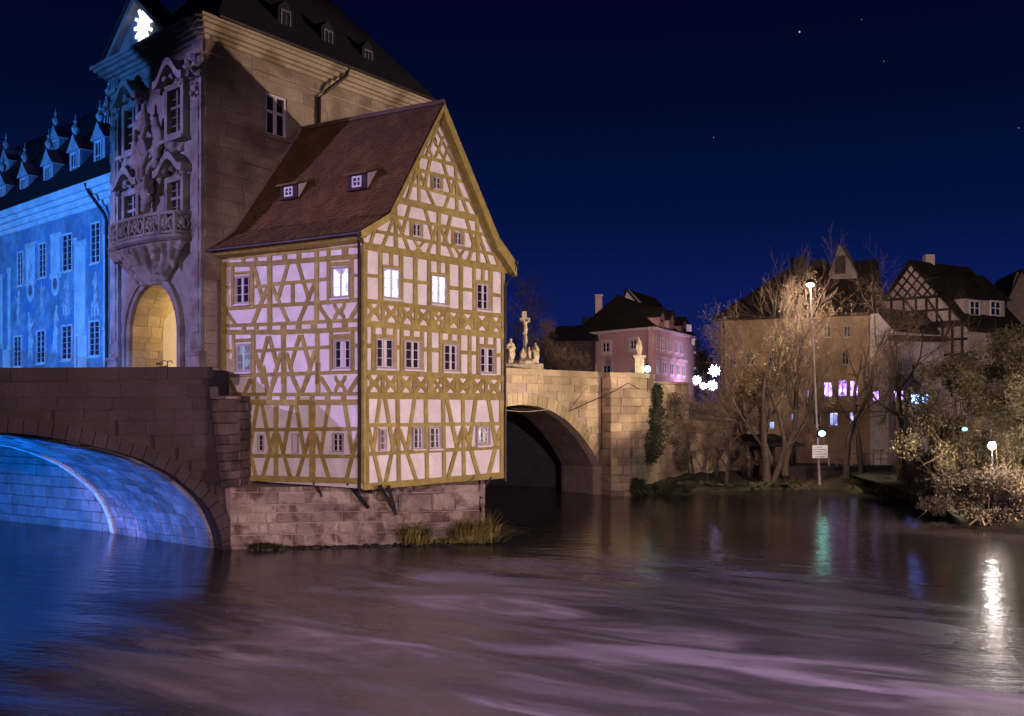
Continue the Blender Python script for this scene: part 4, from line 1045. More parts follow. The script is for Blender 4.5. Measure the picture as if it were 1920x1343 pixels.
lamp('passage_lamp', TF.pt(4.9, zd + 3.3, -3.4), 520, (1.0, 0.72, 0.40), .12, tw)
# pilasters with carved capitals
def lump(mb, c, r, rg_, n=10, sq=(1, 1, 1)):
    for _ in range(n):
        q = Vector((rg_.uniform(-1, 1) * r * sq[0], rg_.uniform(-1, 1) * r * sq[1], rg_.uniform(-1, 1) * r * sq[2]))
        mb.ball(Vector(c) + q, r * rg_.uniform(.22, .5), r * rg_.uniform(.22, .5), r * rg_.uniform(.22, .5), 6, 5)
rg = random.Random(40)
for ua, ub in ((0.08, .85), (7.25, 7.98)):
    obj('pilaster', MB().rect(TF, ua, zd - .2, ub, ZC - .02, -.02, .14).rect(TF, ua + .17, zd + 2.2, ub - .17, ZC - 1.8, .14, .19), M_facade, tw)
    obj('pilaster_base', MB().rect(TF, ua - .1, zd - .2, ub + .1, zd + 1.3, -.02, .26).rect(TF, ua - .14, zd + 1.3, ub + .14, zd + 1.45, -.02, .31), M_facade, tw)
    mb = MB(); c = TF.pt((ua + ub) / 2, ZC - 1.15, .18); mb.rect(TF, ua - .06, ZC - .62, ub + .06, ZC - .45, -.02, .30); lump(mb, c, .36, rg, 22, (1, 1, 1.1)); lump(mb, c - Vector((0, 0, .7)), .22, rg, 10, (.7, .7, 2.0))
    obj('carved_capital', mb, M_facade, tw)
    # quoins
    for k in range(11):
        z = zd + 1.6 + k * .95
        obj('quoin', MB().rect(TF, ua - .04, z, ub + .04, z + .46, -.02, .165), M_facade, tw)
# windows of the front with curved hoods
def front_window(ua, ub, za, zb2, hz, swoop):
    w = obj('front_window', MB().ring(TF, ua - .22, za - .22, ub + .22, zb2 + .22, .24, -.02, .26), M_facade, tw)
    obj('pane', MB().rect(TF, ua, za, ub, zb2, -.01, .02), M_glass, w)
    m_ = (ua + ub) / 2
    bars = MB().rect(TF, m_ - .06, za, m_ + .06, zb2, .02, .10).rect(TF, ua, za + (zb2 - za) * .58, ub, za + (zb2 - za) * .58 + .12, .02, .105)
    for fz in (.2, .4, .8): bars.rect(TF, ua, za + (zb2 - za) * fz, ub, za + (zb2 - za) * fz + .03, .02, .07)
    obj('glazing_bars', bars, M_facade, w)
    obj('sill', MB().rect(TF, ua - .4, za - .36, ub + .4, za - .22, -.02, .45), M_facade, w)
    mb = MB(); hw = (ub - ua) / 2 + .62; N = 18; top, bot = [], []
    for i in range(N + 1):
        t = -1 + 2 * i / N
        zt = hz - (1 - math.cos(t * math.pi)) * .5 * swoop + .10 * max(0, abs(t) - .7) / .3
        top.append((m_ + t * hw, zt)); bot.append((m_ + t * hw, zt - .30))
    for a, b, c, d in zip(top[:-1], top[1:], bot[1:], bot[:-1]): mb.slab(TF, [a, b, c, d], -.02, .58)
    obj('hood', mb, M_facade, w)
    rr = random.Random(int(ua * 10))
    def carving(c, r, n, sq=(1, 1, 1)):
        mb = MB(); mb.ball(c, r * .6 * sq[0], r * .6 * sq[1], r * .6 * sq[2], 8, 6); lump(mb, c, r * .8, rr, n, sq); me = mb.mesh('carving'); recalc(me); o = link('carving', me, M_facade, w, True)
        q = o.modifiers.new('blend', 'REMESH'); q.mode = 'VOXEL'; q.voxel_size = .045; q.use_smooth_shade = True
    carving(TF.pt(m_, zb2 + .45, .22), .34, 18, (1.4, .6, .6))
    for sg in (-1, 1): carving(TF.pt(m_ + sg * hw * .85, hz - swoop * .9 - .3, .36), .22, 10)
front_window(1.50, 2.62, 16.35, 18.15, 19.35, .85); front_window(5.35, 6.45, 16.35, 18.15, 19.35, .85)
front_window(1.50, 2.62, 12.7, 14.4, 15.55, .7); front_window(5.35, 6.45, 12.7, 14.4, 15.55, .7)
for ua in (1.55, 5.4):
    rr = random.Random(int(ua * 7)); mb = MB(); mb.ball(TF.pt(ua + .5, 15.85, .1), .5, .22, .25, 8, 6); lump(mb, TF.pt(ua + .5, 15.85, .15), .3, rr, 18, (1.5, .5, .8)); me = mb.mesh('apron_carving'); recalc(me); o = link('apron_carving', me, M_facade, tw, True); q_ = o.modifiers.new('blend', 'REMESH'); q_.mode = 'VOXEL'; q_.voxel_size = .045; q_.use_smooth_shade = True
# coat of arms with drapery, one carved mass
mb = MB(); rr = random.Random(77)
c0 = TF.pt(4.15, 16.0, .35)
def blob(u, z, o, a, b, c, tilt=0.0):
    M = Matrix.Rotation(tilt, 3, Vector((TF.nx, TF.ny, 0))) @ Matrix(((TF.dx, TF.nx, 0), (TF.dy, TF.ny, 0), (0, 0, 1)))
    mb.ball(TF.pt(u, z, o), a, b, c, 9, 7, M)
blob(4.1, 15.7, .25, .75, .32, 1.15, .25); blob(4.15, 15.75, .50, .45, .25, .8, .25); blob(4.2, 17.1, .45, .36, .3, .32); blob(4.2, 17.45, .45, .28, .26, .20); blob(4.2, 17.75, .45, .12, .12, .25)
for i in range(16):
    t = i / 15; sg = -1 if i % 2 else 1
    blob(4.1 + sg * (.55 + .35 * math.sin(t * 5)), 17.0 - 2.6 * t, .30 + rr.uniform(0, .2), .20 + rr.uniform(0, .14), .2, .36 + rr.uniform(0, .2), rr.uniform(-.8, .8))
for i in range(14): blob(4.1 + rr.uniform(-.5, .5), 15.0 + rr.uniform(-.7, 1.6), .62 + rr.uniform(-.05, .1), .10, .12, .30 + rr.uniform(0, .25), rr.uniform(-.7, .7))
for i in range(6): blob(4.1 + rr.uniform(-.2, .2), 14.2 - i * .13, .35, .30 - i * .03, .22, .2)
me = mb.mesh('coat_of_arms'); recalc(me); ca = link('coat_of_arms', me, M_facade, tw, True)
rm = ca.modifiers.new('blend', 'REMESH'); rm.mode = 'VOXEL'; rm.voxel_size = .04; rm.use_smooth_shade = True
# balcony on its swelling corbel
bu0, bu1, bz = .95, 7.05, TF.uz(290, 462)[1]
def bal(t, k=1.0, dep=1.15):
    m_ = (bu0 + bu1) / 2; hw = (bu1 - bu0) / 2 * k; a = math.pi * t
    return m_ - hw * math.cos(a), dep * k * (math.sin(a) ** .6)
def bal_ring(z, k, dep, n=24): return [TF.pt(*(lambda q: (q[0], z, q[1] if False else q[1]))(bal(i / n, k, dep))) for i in range(n + 1)]
def bring(z, k, dep, n=24):
    out = []
    for i in range(n + 1):
        u, o_ = bal(i / n, k, dep); out.append(TF.pt(u, z, o_))
    return out
def loft(mb, R):
    b = len(mb.v); n = len(R[0])
    for r in R: mb.v += [tuple(p) for p in r]
    for j in range(len(R) - 1):
        for i in range(n): i2 = (i + 1) % n; mb.f.append((b + j * n + i, b + j * n + i2, b + (j + 1) * n + i2, b + (j + 1) * n + i))
    mb.f.append(tuple(range(b, b + n))); mb.f.append(tuple(range(b + (len(R) - 1) * n + n - 1, b + (len(R) - 1) * n - 1, -1)))
mb = MB(); loft(mb, [bring(bz - .12, 1.0, 1.15), bring(bz - .02, 1.04, 1.22), bring(bz + .10, 1.04, 1.22), bring(bz + .12, 1.0, 1.15)]); obj('balcony_slab', mb, M_facade, tw)
mb = MB(); R = []
for t in [i / 8 for i in range(9)]:
    R.append(bring(bz - .13 - 1.55 * t, 1.0 - .82 * t ** 1.15, 1.08 * (1 - .3 * t)))
loft(mb, R); rr = random.Random(5)
for k in range(11):                                                # scrolled ribs gathering towards the keystone
    s_k = .06 + .88 * k / 10; P = []
    for t in [i / 10 for i in range(11)]:
        u, o_ = bal(s_k, 1.0 - .82 * t ** 1.15, 1.10 * (1 - .3 * t)); P.append(TF.pt(u + .10 * math.sin(t * 7 + k), bz - .15 - 1.5 * t, o_))
    mb.tube(P, [.16 - .07 * t + .03 * math.sin(t * 9 + k) for t in [i / 10 for i in range(11)]], 7)
for i in range(34):
    t = rr.uniform(0, .9); u, o_ = bal(rr.uniform(.1, .9), 1 - .8 * t ** 1.5, 1.05 * (1 - .4 * t)); mb.ball(TF.pt(u, bz - .25 - 1.45 * t, o_), rr.uniform(.09, .17), rr.uniform(.09, .17), rr.uniform(.12, .22), 9, 7)
me = mb.mesh('corbel'); recalc(me); co = link('corbel', me, M_facade, tw, True)
rm = co.modifiers.new('blend', 'REMESH'); rm.mode = 'VOXEL'; rm.voxel_size = .06; rm.use_smooth_shade = True
bt = TF.uz(290, 419)[1]
mb = MB(); mb.tube([p for p in bring(bt, 1.0, 1.16)], .085, 6); obj('balcony_rail', mb, M_facade, tw)
mb = MB(); mb.tube([p for p in bring(bz + .2, 1.0, 1.15)], .07, 6); obj('balcony_rail', mb, M_facade, tw)
for i in range(9):
    p = bring(bz + .1, 1.0, 1.15, 8)[i]; obj('baluster_post', MB().lathe(p, [(.12, 0), (.12, .1), (.09, .2), (.11, .5), (.09, .7), (.13, bt - bz - .1)], 8), M_facade, tw)
for i in range(8):
    pts_ = bring(0, 1.0, 1.15, 64)[i * 8 + 1:i * 8 + 8]; mb = MB(); h0, h1 = bz + .24, bt - .08
    for k, ph in ((0, 0), (1, math.pi)):
        mb.tube([Vector((p.x, p.y, (h0 + h1) / 2 + (h1 - h0) * .42 * math.sin(ph + j * 1.15))) for j, p in enumerate(pts_)], .055, 5)
    c = pts_[3]; mb.ball(Vector((c.x, c.y, (h0 + h1) / 2)), .13, .13, .13, 7, 5)
    obj('balustrade_scroll', mb, M_facade, tw)
# pediment with the sunburst clock
pz = ZE
pu0, pu1, pu = 2.1, 8.3, 5.2; pa = TF.uz(268, -6)[1]
obj('pediment', MB().slab(TF, [(pu0 + .2, pz), (pu1 - .2, pz), (pu, pa - .15)], -.6, 0.10), M_facade, tw)
for ua, ub in ((pu0, pu), (pu1, pu)):
    obj('raking_cornice', MB().slab(TF, [(ua, pz), (ub, pa), (ub, pa - .32), (ua + (.4 if ua < ub else -.4), pz)], -.6, .42), M_facade, tw)
    obj('raking_cornice', MB().slab(TF, [(ua, pz + .02), (ub, pa + .1), (ub, pa + .01), (ua, pz - .05)], -.62, .55), M_roof_dark, tw)
cu, cz_ = TF.uz(275.5, 48); cr_ = .80
G_clock = glow('clock_glow', (0.92, 0.95, 1.0), 2.2)
cl = thing('sunburst_clock', TF.pt(cu, cz_, .1), 'glowing white sunburst clock high in the tower pediment', 'clock')
mb = MB(); ring = [(cu + .45 * math.cos(2 * math.pi * i / 28), cz_ + .45 * math.sin(2 * math.pi * i / 28)) for i in range(28)]; mb.slab(TF, ring, .11, .20); obj('dial', mb, G_clock, cl)
for i in range(12):
    a = 2 * math.pi * i / 12; c_, s_ = math.cos(a), math.sin(a); w = .05
    P = [(cu + c_ * .45 - s_ * w, cz_ + s_ * .45 + c_ * w), (cu + c_ * .45 + s_ * w, cz_ + s_ * .45 - c_ * w), (cu + c_ * cr_ + s_ * w * 1.25, cz_ + s_ * cr_ - c_ * w * 1.25), (cu + c_ * cr_ - s_ * w * 1.25, cz_ + s_ * cr_ + c_ * w * 1.25)]
    obj('ray', MB().slab(TF, P, .11, .19), G_clock, cl)
lamp('clock_light', TF.pt(cu, cz_, 1.0), 16, (0.30, 0.45, 1.0), .3, cl)
# roof and its dormers
def roofpt(u, o, dz): return TR.pt(u, ZE + dz, o)
ri = 4.0; pit = 1.15
def ground_pt(a, b, z): return Vector((T0[0] + TR.dx * a + TF.dx * b, T0[1] + TR.dy * a + TF.dy * b, z))   # along the side wall, along the front
e = [ground_pt(.1, -.80, ZE), ground_pt(TLEN + .74, -.80, ZE), ground_pt(TLEN + .74, TWD + .7, ZE), ground_pt(.1, TWD + .7, ZE)]
r0_, r1_ = ground_pt(4.2, TWD / 2, ZE + 4.8 * pit), ground_pt(TLEN - 3.6, TWD / 2, ZE + 4.8 * pit)
mb = MB(); mb.face([e[0], e[1], r1_, r0_]); mb.face([e[1], e[2], r1_]); mb.face([e[2], e[3], r0_, r1_]); mb.face([e[3], e[0], r0_]); mb.face(list(reversed([p + Vector((0, 0, .02)) for p in e])))
obj('roof', mb, M_roof_dark, tw)
obj('gutter', MB().tube([e[0] + Vector((.05, -.05, .02)), e[1] + Vector((.05, -.05, .02))], .09, 8), M_gutter, tw)
for (px, py) in ((535, 50), (615, 86), (690, 122)):
    pl = TR.moved(-.35); u, z = pl.uz(px, py)
    d = obj('roof_dormer', MB().slab(pl, [(u - .42, z - .1), (u + .42, z - .1), (u + .42, z + .75), (u, z + 1.15), (u - .42, z + .75)], -1.6, 0), M_roof_dark, tw)
    obj('sill', MB().rect(pl, u - .55, z - .2, u + .55, z - .08, -.3, .16), mat('dormer_sill', (0.16, 0.13, 0.13), 0.8), d)
    obj('casement', MB().ring(pl, u - .28, z - .05, u + .28, z + .7, .06, -.02, .05).rect(pl, u - .02, z, u + .02, z + .66, -.02, .04), mat('dormer_frame', (0.18, 0.17, 0.2), 0.7), d)
dp = [at(634, 122, TR.pt(TR.uz(634, 122)[0], 0).y - .75), at(630, 130, TR.pt(TR.uz(630, 130)[0], 0).y - .7)]
u_, _ = TR.uz(594, 150)
pp = [TR.pt(u_ + 1.25, ZE - .05, .72), TR.pt(u_ + 1.2, ZE - .35, .68), TR.pt(u_ + .35, ZC - .5, .22), TR.pt(u_, ZC - .85, .14), TR.pt(u_, 17.0, .14)]
obj('downpipe', MB().tube(pp, .085, 8), M_gutter, tw)

# ------------------------------------------------------------------ frescoed town hall, lit blue
TH = Plane(-17.2, 46.2, -0.724, 0.69)
th = thing('town_hall', TH.pt(12, 5.5, -4), 'long blue-lit town hall with painted front and rows of dormers', 'town hall')
tz = TH.uz(181, 386)[1]; te = 15.95
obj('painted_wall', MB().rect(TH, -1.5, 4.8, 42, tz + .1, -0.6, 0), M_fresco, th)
for i, (o_, a, b) in enumerate(((.10, tz - .1, tz + .14), (.26, tz + .14, tz + .42), (.48, tz + .42, tz + .66), (.70, tz + .66, te))):
    obj('cornice', MB().rect(TH, -1.0, a, 42, b - .002, -.4, o_), M_relief, th)
z2 = (0, 400), 4.0
for r in ((690, 72, 757, 372), (476, 158, 546, 434), (300, 225, 352, 482), (138, 292, 178, 542), (677, 808, 754, 1070), (470, 842, 544, 1098), (282, 880, 344, 1124), (110, 922, 165, 1150)):
    window(TH, *z2, r, th, 6, 2, mat('blue_dusk_glass', (0.03, 0.035, 0.05), 0.15, 0.1, 3, 5, 0.0, spec=0.5), 0, False, M_relief, 'window', .05)
# the mural: painted columns, medallions and figures
def z2p(x, y): return TH.uz(x / 4.0, 400 + y / 4.0)
for (xa, xb, ya, yb) in ((572, 640, 225, 900), (776, 826, 175, 850), (556, 572, 205, 1180), (380, 452, 170, 470), (195, 262, 240, 520), (58, 78, 430, 1010), (0, 20, 480, 1000)):
    a, b = z2p(xa, (ya + yb) / 2)[0], z2p(xb, (ya + yb) / 2)[0]; z_a, z_b = z2p((xa + xb) / 2, yb)[1], z2p((xa + xb) / 2, ya)[1]
    obj('painted_column', MB().rect(TH, min(a, b), z_a, max(a, b), z_b, -.01, .006), M_relief, th)
    for zz_ in (z_a, z_b):
        obj('painted_capital', MB().rect(TH, min(a, b) - .12, zz_ - .14, max(a, b) + .12, zz_ + .14, -.01, .011), M_fresco_fig, th)
for (xa, xb, ya, yb) in ((582, 650, 920, 1180), (776, 830, 880, 1180), (20, 75, 1020, 1180)):
    a, b = z2p(xa, (ya + yb) / 2)[0], z2p(xb, (ya + yb) / 2)[0]; z_a, z_b = z2p((xa + xb) / 2, yb)[1], z2p((xa + xb) / 2, ya)[1]
    obj('painted_pedestal', MB().rect(TH, min(a, b), z_a, max(a, b), z_b, -.01, .013), M_plaster, th)
for (x, y, r) in ((415, 530, .62), (230, 580, .62)):
    u, z = z2p(x, y)
    for k, (rr_, m_) in enumerate(((r, M_relief), (r * .72, M_fresco_fig), (r * .5, mat('fresco_red', (0.35, 0.16, 0.18), .9)))):
        obj('painted_medallion', MB().slab(TH, [(u + rr_ * .8 * math.cos(2 * math.pi * i / 20), z + rr_ * math.sin(2 * math.pi * i / 20)) for i in range(20)], -.01, .016 + k * .005), m_, th)
rr = random.Random(15)
for (x, y, w, h) in ((415, 880, 78, 330), (230, 930, 78, 330), (715, 590, 110, 260), (505, 600, 90, 240), (315, 640, 80, 210), (140, 720, 70, 240), (405, 290, 60, 220), (225, 400, 50, 220), (715, 720, 90, 130), (500, 720, 80, 110)):
    u, z = z2p(x, y); du = abs(z2p(x + w / 2, y)[0] - u); dz = abs(z2p(x, y + h / 2)[1] - z); mb = MB(); n_ = 0
    def oval(cu_, cz_, a, b, tilt=0.0, mb=mb):
        global n_
        P = []
        for i in range(14):
            q = 2 * math.pi * i / 14; xx, zz_ = a * math.cos(q), b * math.sin(q); P.append((cu_ + xx * math.cos(tilt) - zz_ * math.sin(tilt), cz_ + xx * math.sin(tilt) + zz_ * math.cos(tilt)))
        n_ += 1; mb.slab(TH, P, -.01, .024 + .0006 * n_)
    figs = [(0, 1.0)] if h > 1.9 * w else [(-.5, .8), (.45, .85), (0, 1.0)]
    for off, k in figs:                                            # head, trunk, legs, arm and a swag of drapery
        c = u + off * du; s_ = dz * k * 1.2; lean = rr.uniform(-.15, .15)
        oval(c - lean * s_, z + s_ * .86, s_ * .085, s_ * .11); oval(c - lean * s_ * .5, z + s_ * .45, s_ * .17, s_ * .34, lean); oval(c + s_ * .09, z - s_ * .35, s_ * .085, s_ * .5, .08); oval(c - s_ * .09, z - s_ * .38, s_ * .09, s_ * .5, -.12)
        oval(c + s_ * rr.choice((-.22, .22)), z + s_ * .5, s_ * .055, s_ * .3, rr.uniform(.5, 1.0) * rr.choice((-1, 1))); oval(c + rr.uniform(-.1, .1) * s_, z - s_ * .1, s_ * .22, s_ * .26, rr.uniform(-.6, .6))
    obj('painted_figure', mb, M_fresco_fig, th)
# roof and dormers with finials
mb = MB(); a0, a1 = TH.pt(-1.2, te, .75), TH.pt(44, te, .75); b0, b1 = TH.pt(-1.2, te + 6.6, -4.6), TH.pt(44, te + 6.6, -4.6); c0_, c1_ = TH.pt(-1.2, te, -10), TH.pt(44, te, -10)
mb.face([a0, a1, b1, b0]); mb.face([b0, b1, c1_, c0_]); mb.face([a0, b0, c0_]); mb.face([a1, c1_, b1]); mb.face([a0, c0_, c1_, a1]); obj('roof', mb, M_roof_dark, th)
M_dorm = mat('dormer_stone', (0.40, 0.42, 0.46), 0.9, 0.2)
def th_dormer(px, ybot, back=-.35, sc=1.0):
    pl = TH.moved(back); u, z = pl.uz(px, ybot); w = .62 * sc; h = 1.75 * sc
    d = obj('dormer', MB().rect(pl, u - w, z, u + w, z + h, -.3, 0), M_dorm, th)
    obj('cheek', MB().prism([pl.pt(u - w + .02, z + .1, -.3), pl.pt(u - w + .02, z + h, -.3), pl.pt(u - w + .02, z + h, -.3 - h * .8)], [pl.pt(u + w - .02, z + .1, -.3), pl.pt(u + w - .02, z + h, -.3), pl.pt(u + w - .02, z + h, -.3 - h * .8)]), M_dorm, d)
    obj('hood', MB().slab(pl, [(u - w - .14, z + h), (u - w * .5, z + h + .45 * sc), (u, z + h + .85 * sc), (u + w * .5, z + h + .45 * sc), (u + w + .14, z + h)], -.32 - h * .8, .12), M_dorm, d)
    c = pl.pt(u, z + h + .8 * sc, -.05)
    obj('finial', MB().lathe(c, [(.06, 0), (.09, .08), (.19, .22), (.22, .34), (.12, .5), (.05, .6), (.10, .72), (.03, .85), (.01, 1.1)], 8), M_dorm, d)
    obj('casement', MB().ring(pl, u - .34 * sc, z + .3, u + .34 * sc, z + h - .1, .07, -.02, .07).rect(pl, u - .03, z + .3, u + .03, z + h - .1, -.02, .06).rect(pl, u - .3, z + .9 * sc, u + .3, z + .95 * sc, -.02, .05), M_relief, d)
    obj('pane', MB().rect(pl, u - .3 * sc, z + .36, u + .3 * sc, z + h - .16, -.02, .015), M_glass, d)
for px, yb in ((186, 328), (140, 348), (90, 371), (45, 391), (3, 406)): th_dormer(px, yb)
for px, yb in ((203, 268), (103, 315), (10, 352)): th_dormer(px, yb, -2.6, .95)
pu_ = TH.uz(205, 400)[0]
obj('downpipe', MB().tube([TH.pt(pu_ + 1.0, te - .1, .72), TH.pt(pu_ + .9, te - .5, .6), TH.pt(pu_ + .1, te - 1.6, .2), TH.pt(pu_, te - 1.9, .14), TH.pt(pu_, 6, .14)], .08, 8), M_gutter, th)

# bicycle leaning in the passage
bk_ = thing('bicycle', TF.pt(3.1, zd + .02, .1), 'dark bicycle parked in the mouth of the tower passage', 'bicycle')
bp = Plane(*TF.pt(2.25, 0, .15).xy, TF.dx, TF.dy)
for u in (.35, 1.42):
    c = [(u + .34 * math.cos(2 * math.pi * i / 24), zd + .37 + .34 * math.sin(2 * math.pi * i / 24)) for i in range(25)]
    w = obj('wheel', MB().tube([bp.pt(a, b, 0) for a, b in c], .022, 6), M_iron, bk_)
    sp = MB()
    for k in range(8): sp.tube([bp.pt(u, zd + .37, 0), bp.pt(u + .33 * math.cos(k * math.pi / 4), zd + .37 + .33 * math.sin(k * math.pi / 4), 0)], .004, 3)
    obj('spokes', sp, M_iron, w)
fr = MB()
for a, b in (((.35, .37), (.52, .95)), ((.52, .95), (1.12, .90)), ((.50, .85), (.90, .36)), ((.90, .36), (1.12, .90)), ((.90, .36), (1.42, .37)), ((1.12, .90), (1.42, .37)), ((.52, .95), (.50, 1.12)), ((1.12, .90), (1.16, 1.02))):
    fr.tube([bp.pt(a[0], zd + a[1], 0), bp.pt(b[0], zd + b[1], 0)], .02, 6)
obj('frame', fr, M_iron, bk_)
obj('handlebar', MB().tube([bp.pt(.62, zd + 1.10, .28), bp.pt(.52, zd + 1.16, .15), bp.pt(.50, zd + 1.13, 0), bp.pt(.52, zd + 1.16, -.15), bp.pt(.62, zd + 1.10, -.28)], .018, 6), M_iron, bk_)
obj('saddle', MB().slab(bp, [(1.02, zd + 1.03), (1.32, zd + 1.02), (1.34, zd + 1.10), (1.02, zd + 1.07)], -.07, .07), M_iron, bk_)

# ------------------------------------------------------------------ statues on the right bridge
def robed(mb, c, h, face, rr, lean=0.0, arms=True):
    c = Vector(c); f = Vector((math.sin(face), -math.cos(face), 0)); s_ = Vector((f.y, -f.x, 0))
    mb.lathe(c, [(h * .17, 0), (h * .16, h * .06), (h * .14, h * .25), (h * .13, h * .45), (h * .115, h * .55), (h * .14, h * .68), (h * .145, h * .78), (h * .07, h * .84), (h * .045, h * .87)], 16, .16, 6, rr.uniform(0, 6), 1.0, .75, face)
    mb.ball(c + Vector((0, 0, h * .925)) + f * h * .02, h * .058, h * .066, h * .078, 8, 7)
    if arms:
        for sg in (-1, 1):
            sh = c + s_ * sg * h * .13 + Vector((0, 0, h * .77)); el = sh + s_ * sg * h * .05 + f * h * .05 - Vector((0, 0, h * .17)); ha = c + f * h * .17 + s_ * sg * h * rr.uniform(.01, .08) + Vector((0, 0, h * rr.uniform(.58, .70)))
            mb.tube([sh, el, ha], [h * .05, h * .042, h * .03], 6); mb.ball(ha, h * .028, h * .028, h * .028, 6, 5)
    for k in range(5):
        a = rr.uniform(0, 6.3); p = c + Vector((math.cos(a) * h * .13, math.sin(a) * h * .10, h * .70)); q_ = c + Vector((math.cos(a + .8) * h * .15, math.sin(a + .8) * h * .12, h * .1))
        mb.tube([p, (p + q_) / 2 + Vector((math.cos(a), math.sin(a), 0)) * h * .03, q_], [h * .025, h * .04, h * .02], 5)
def carved(name, mb, label, cat, loc, vox=.045, group=None):
    t = thing(name, loc, label, cat, group)
    me = mb.mesh('figure'); recalc(me); o = link('figure', me, M_statue, t, True)
    r = o.modifiers.new('blend', 'REMESH'); r.mode = 'VOXEL'; r.voxel_size = vox; r.use_smooth_shade = True
    return t
rr = random.Random(50)
SY = 55.6
def sp(px, py, Y=SY): return at(px, py, Y)
for px, yt, yb, lab in ((957, 634, 688, 'robed stone figure standing left of the stone crucifix'), (1004, 642, 688, 'robed stone figure standing right of the stone crucifix')):
    b = sp(px, yb); h = (yb - yt) * SY / F
    mb = MB(); robed(mb, b + Vector((0, 0, .12)), h - .12, .5 if px < 980 else -.4, rr)
    t = carved('statue', mb, lab, 'statue', b); obj('plinth', MB().plan([(b.x - .42, b.y - .35), (b.x + .42, b.y - .35), (b.x + .42, b.y + .35), (b.x - .42, b.y + .35)], b.z - .6, b.z + .16), M_statue, t)
mb = MB(); b = sp(987, 688)
robed(mb, sp(980, 686), 1.0, .2, rr); robed(mb, sp(992, 686), 1.05, -.3, rr, arms=False); mb.ball(sp(986, 680), .55, .4, .22, 8, 6)
for k in range(10): mb.ball(sp(986, 683) + Vector((rr.uniform(-.6, .6), rr.uniform(-.3, .3), rr.uniform(-.1, .2))), .16, .16, .2, 6, 5)
t = carved('statue', mb, 'two small kneeling stone figures at the foot of the crucifix', 'statue', b)
obj('plinth', MB().plan([(b.x - .75, b.y - .4), (b.x + .75, b.y - .4), (b.x + .75, b.y + .4), (b.x - .75, b.y + .4)], b.z - .7, b.z + .14), M_statue, t)
cb = sp(985, 690, SY + .5); ct = sp(983, 585, SY + .5)
cx_ = thing('crucifix', cb, 'tall stone crucifix with hanging figure on the bridge parapet', 'crucifix')
obj('upright', MB().prism([cb + Vector((-.11, -.09, 0)), cb + Vector((.11, -.09, 0)), cb + Vector((.11, .09, 0)), cb + Vector((-.11, .09, 0))], [ct + Vector((-.11, -.09, 0)), ct + Vector((.11, -.09, 0)), ct + Vector((.11, .09, 0)), ct + Vector((-.11, .09, 0))]), M_statue, cx_)
cz0 = sp(984, 601, SY + .5)
obj('crossbar', MB().plan([(cz0.x - .29, cz0.y - .085), (cz0.x + .29, cz0.y - .085), (cz0.x + .29, cz0.y + .085), (cz0.x - .29, cz0.y + .085)], cz0.z - .10, cz0.z + .14), M_statue, cx_)
obj('inscription_board', MB().plan([(ct.x - .13, ct.y - .13), (ct.x + .13, ct.y - .13), (ct.x + .13, ct.y + .1), (ct.x - .13, ct.y + .1)], ct.z - .36, ct.z + .02), M_statue, cx_)
mb = MB(); h0 = cz0 + Vector((0, -.16, -.16)); f = Vector
mb.tube([h0 + f((-.27, 0, .22)), h0 + f((-.12, -.02, .02)), h0 + f((0, -.02, -.06))], [.04, .05, .07], 6); mb.tube([h0 + f((.27, 0, .22)), h0 + f((.12, -.02, .02)), h0 + f((0, -.02, -.06))], [.04, .05, .07], 6)
mb.tube([h0 + f((0, -.02, 0)), h0 + f((.02, -.05, -.35)), h0 + f((0, -.02, -.62)), h0 + f((.06, -.10, -.98)), h0 + f((.0, -.03, -1.42))], [.11, .14, .12, .10, .05], 8); mb.ball(h0 + f((-.03, -.06, .06)), .085, .09, .11, 8, 6)
mb.tube([h0 + f((-.12, -.08, -.55)), h0 + f((.12, -.08, -.62))], [.08, .10], 6)
me = mb.mesh('body'); recalc(me); o = link('body', me, M_statue, cx_, True); r = o.modifiers.new('blend', 'REMESH'); r.mode = 'VOXEL'; r.voxel_size = .035; r.use_smooth_shade = True
# single statue on its pedestal by the lamp
b = at(1198, 668, 61.5); mb = MB(); robed(mb, b, (668 - 632) * 61.5 / F, -.9, rr)
t = carved('statue', mb, 'lone pale stone saint on a pedestal beside the teal lamp', 'statue', b)
zt_ = ztop - .06
obj('pedestal', MB().plan([(b.x - .28, b.y - .28), (b.x + .28, b.y - .28), (b.x + .28, b.y + .28), (b.x - .28, b.y + .28)], zt_ - .1, b.z - .1).plan([(b.x - .38, b.y - .38), (b.x + .38, b.y - .38), (b.x + .38, b.y + .38), (b.x - .38, b.y + .38)], b.z - .1, b.z + .04), M_statue, t)
# low railing arc by the figures
rl = thing('arched_railing', sp(1024, 690, 57), 'small arched iron railing beside the stone figures', 'railing')
p0 = sp(1024, 690, 57)
obj('hoop', MB().tube([p0 + Vector((.36 * math.cos(a), 0, .36 * math.sin(a))) for a in [math.pi * i / 14 for i in range(15)]], .02, 5), M_iron, rl)
for k in range(5):
    x = -.26 + k * .13; obj('bar', MB().tube([p0 + Vector((x, 0, -.5)), p0 + Vector((x, 0, math.sqrt(.36 ** 2 - x * x)))], .012, 4), M_iron, rl)

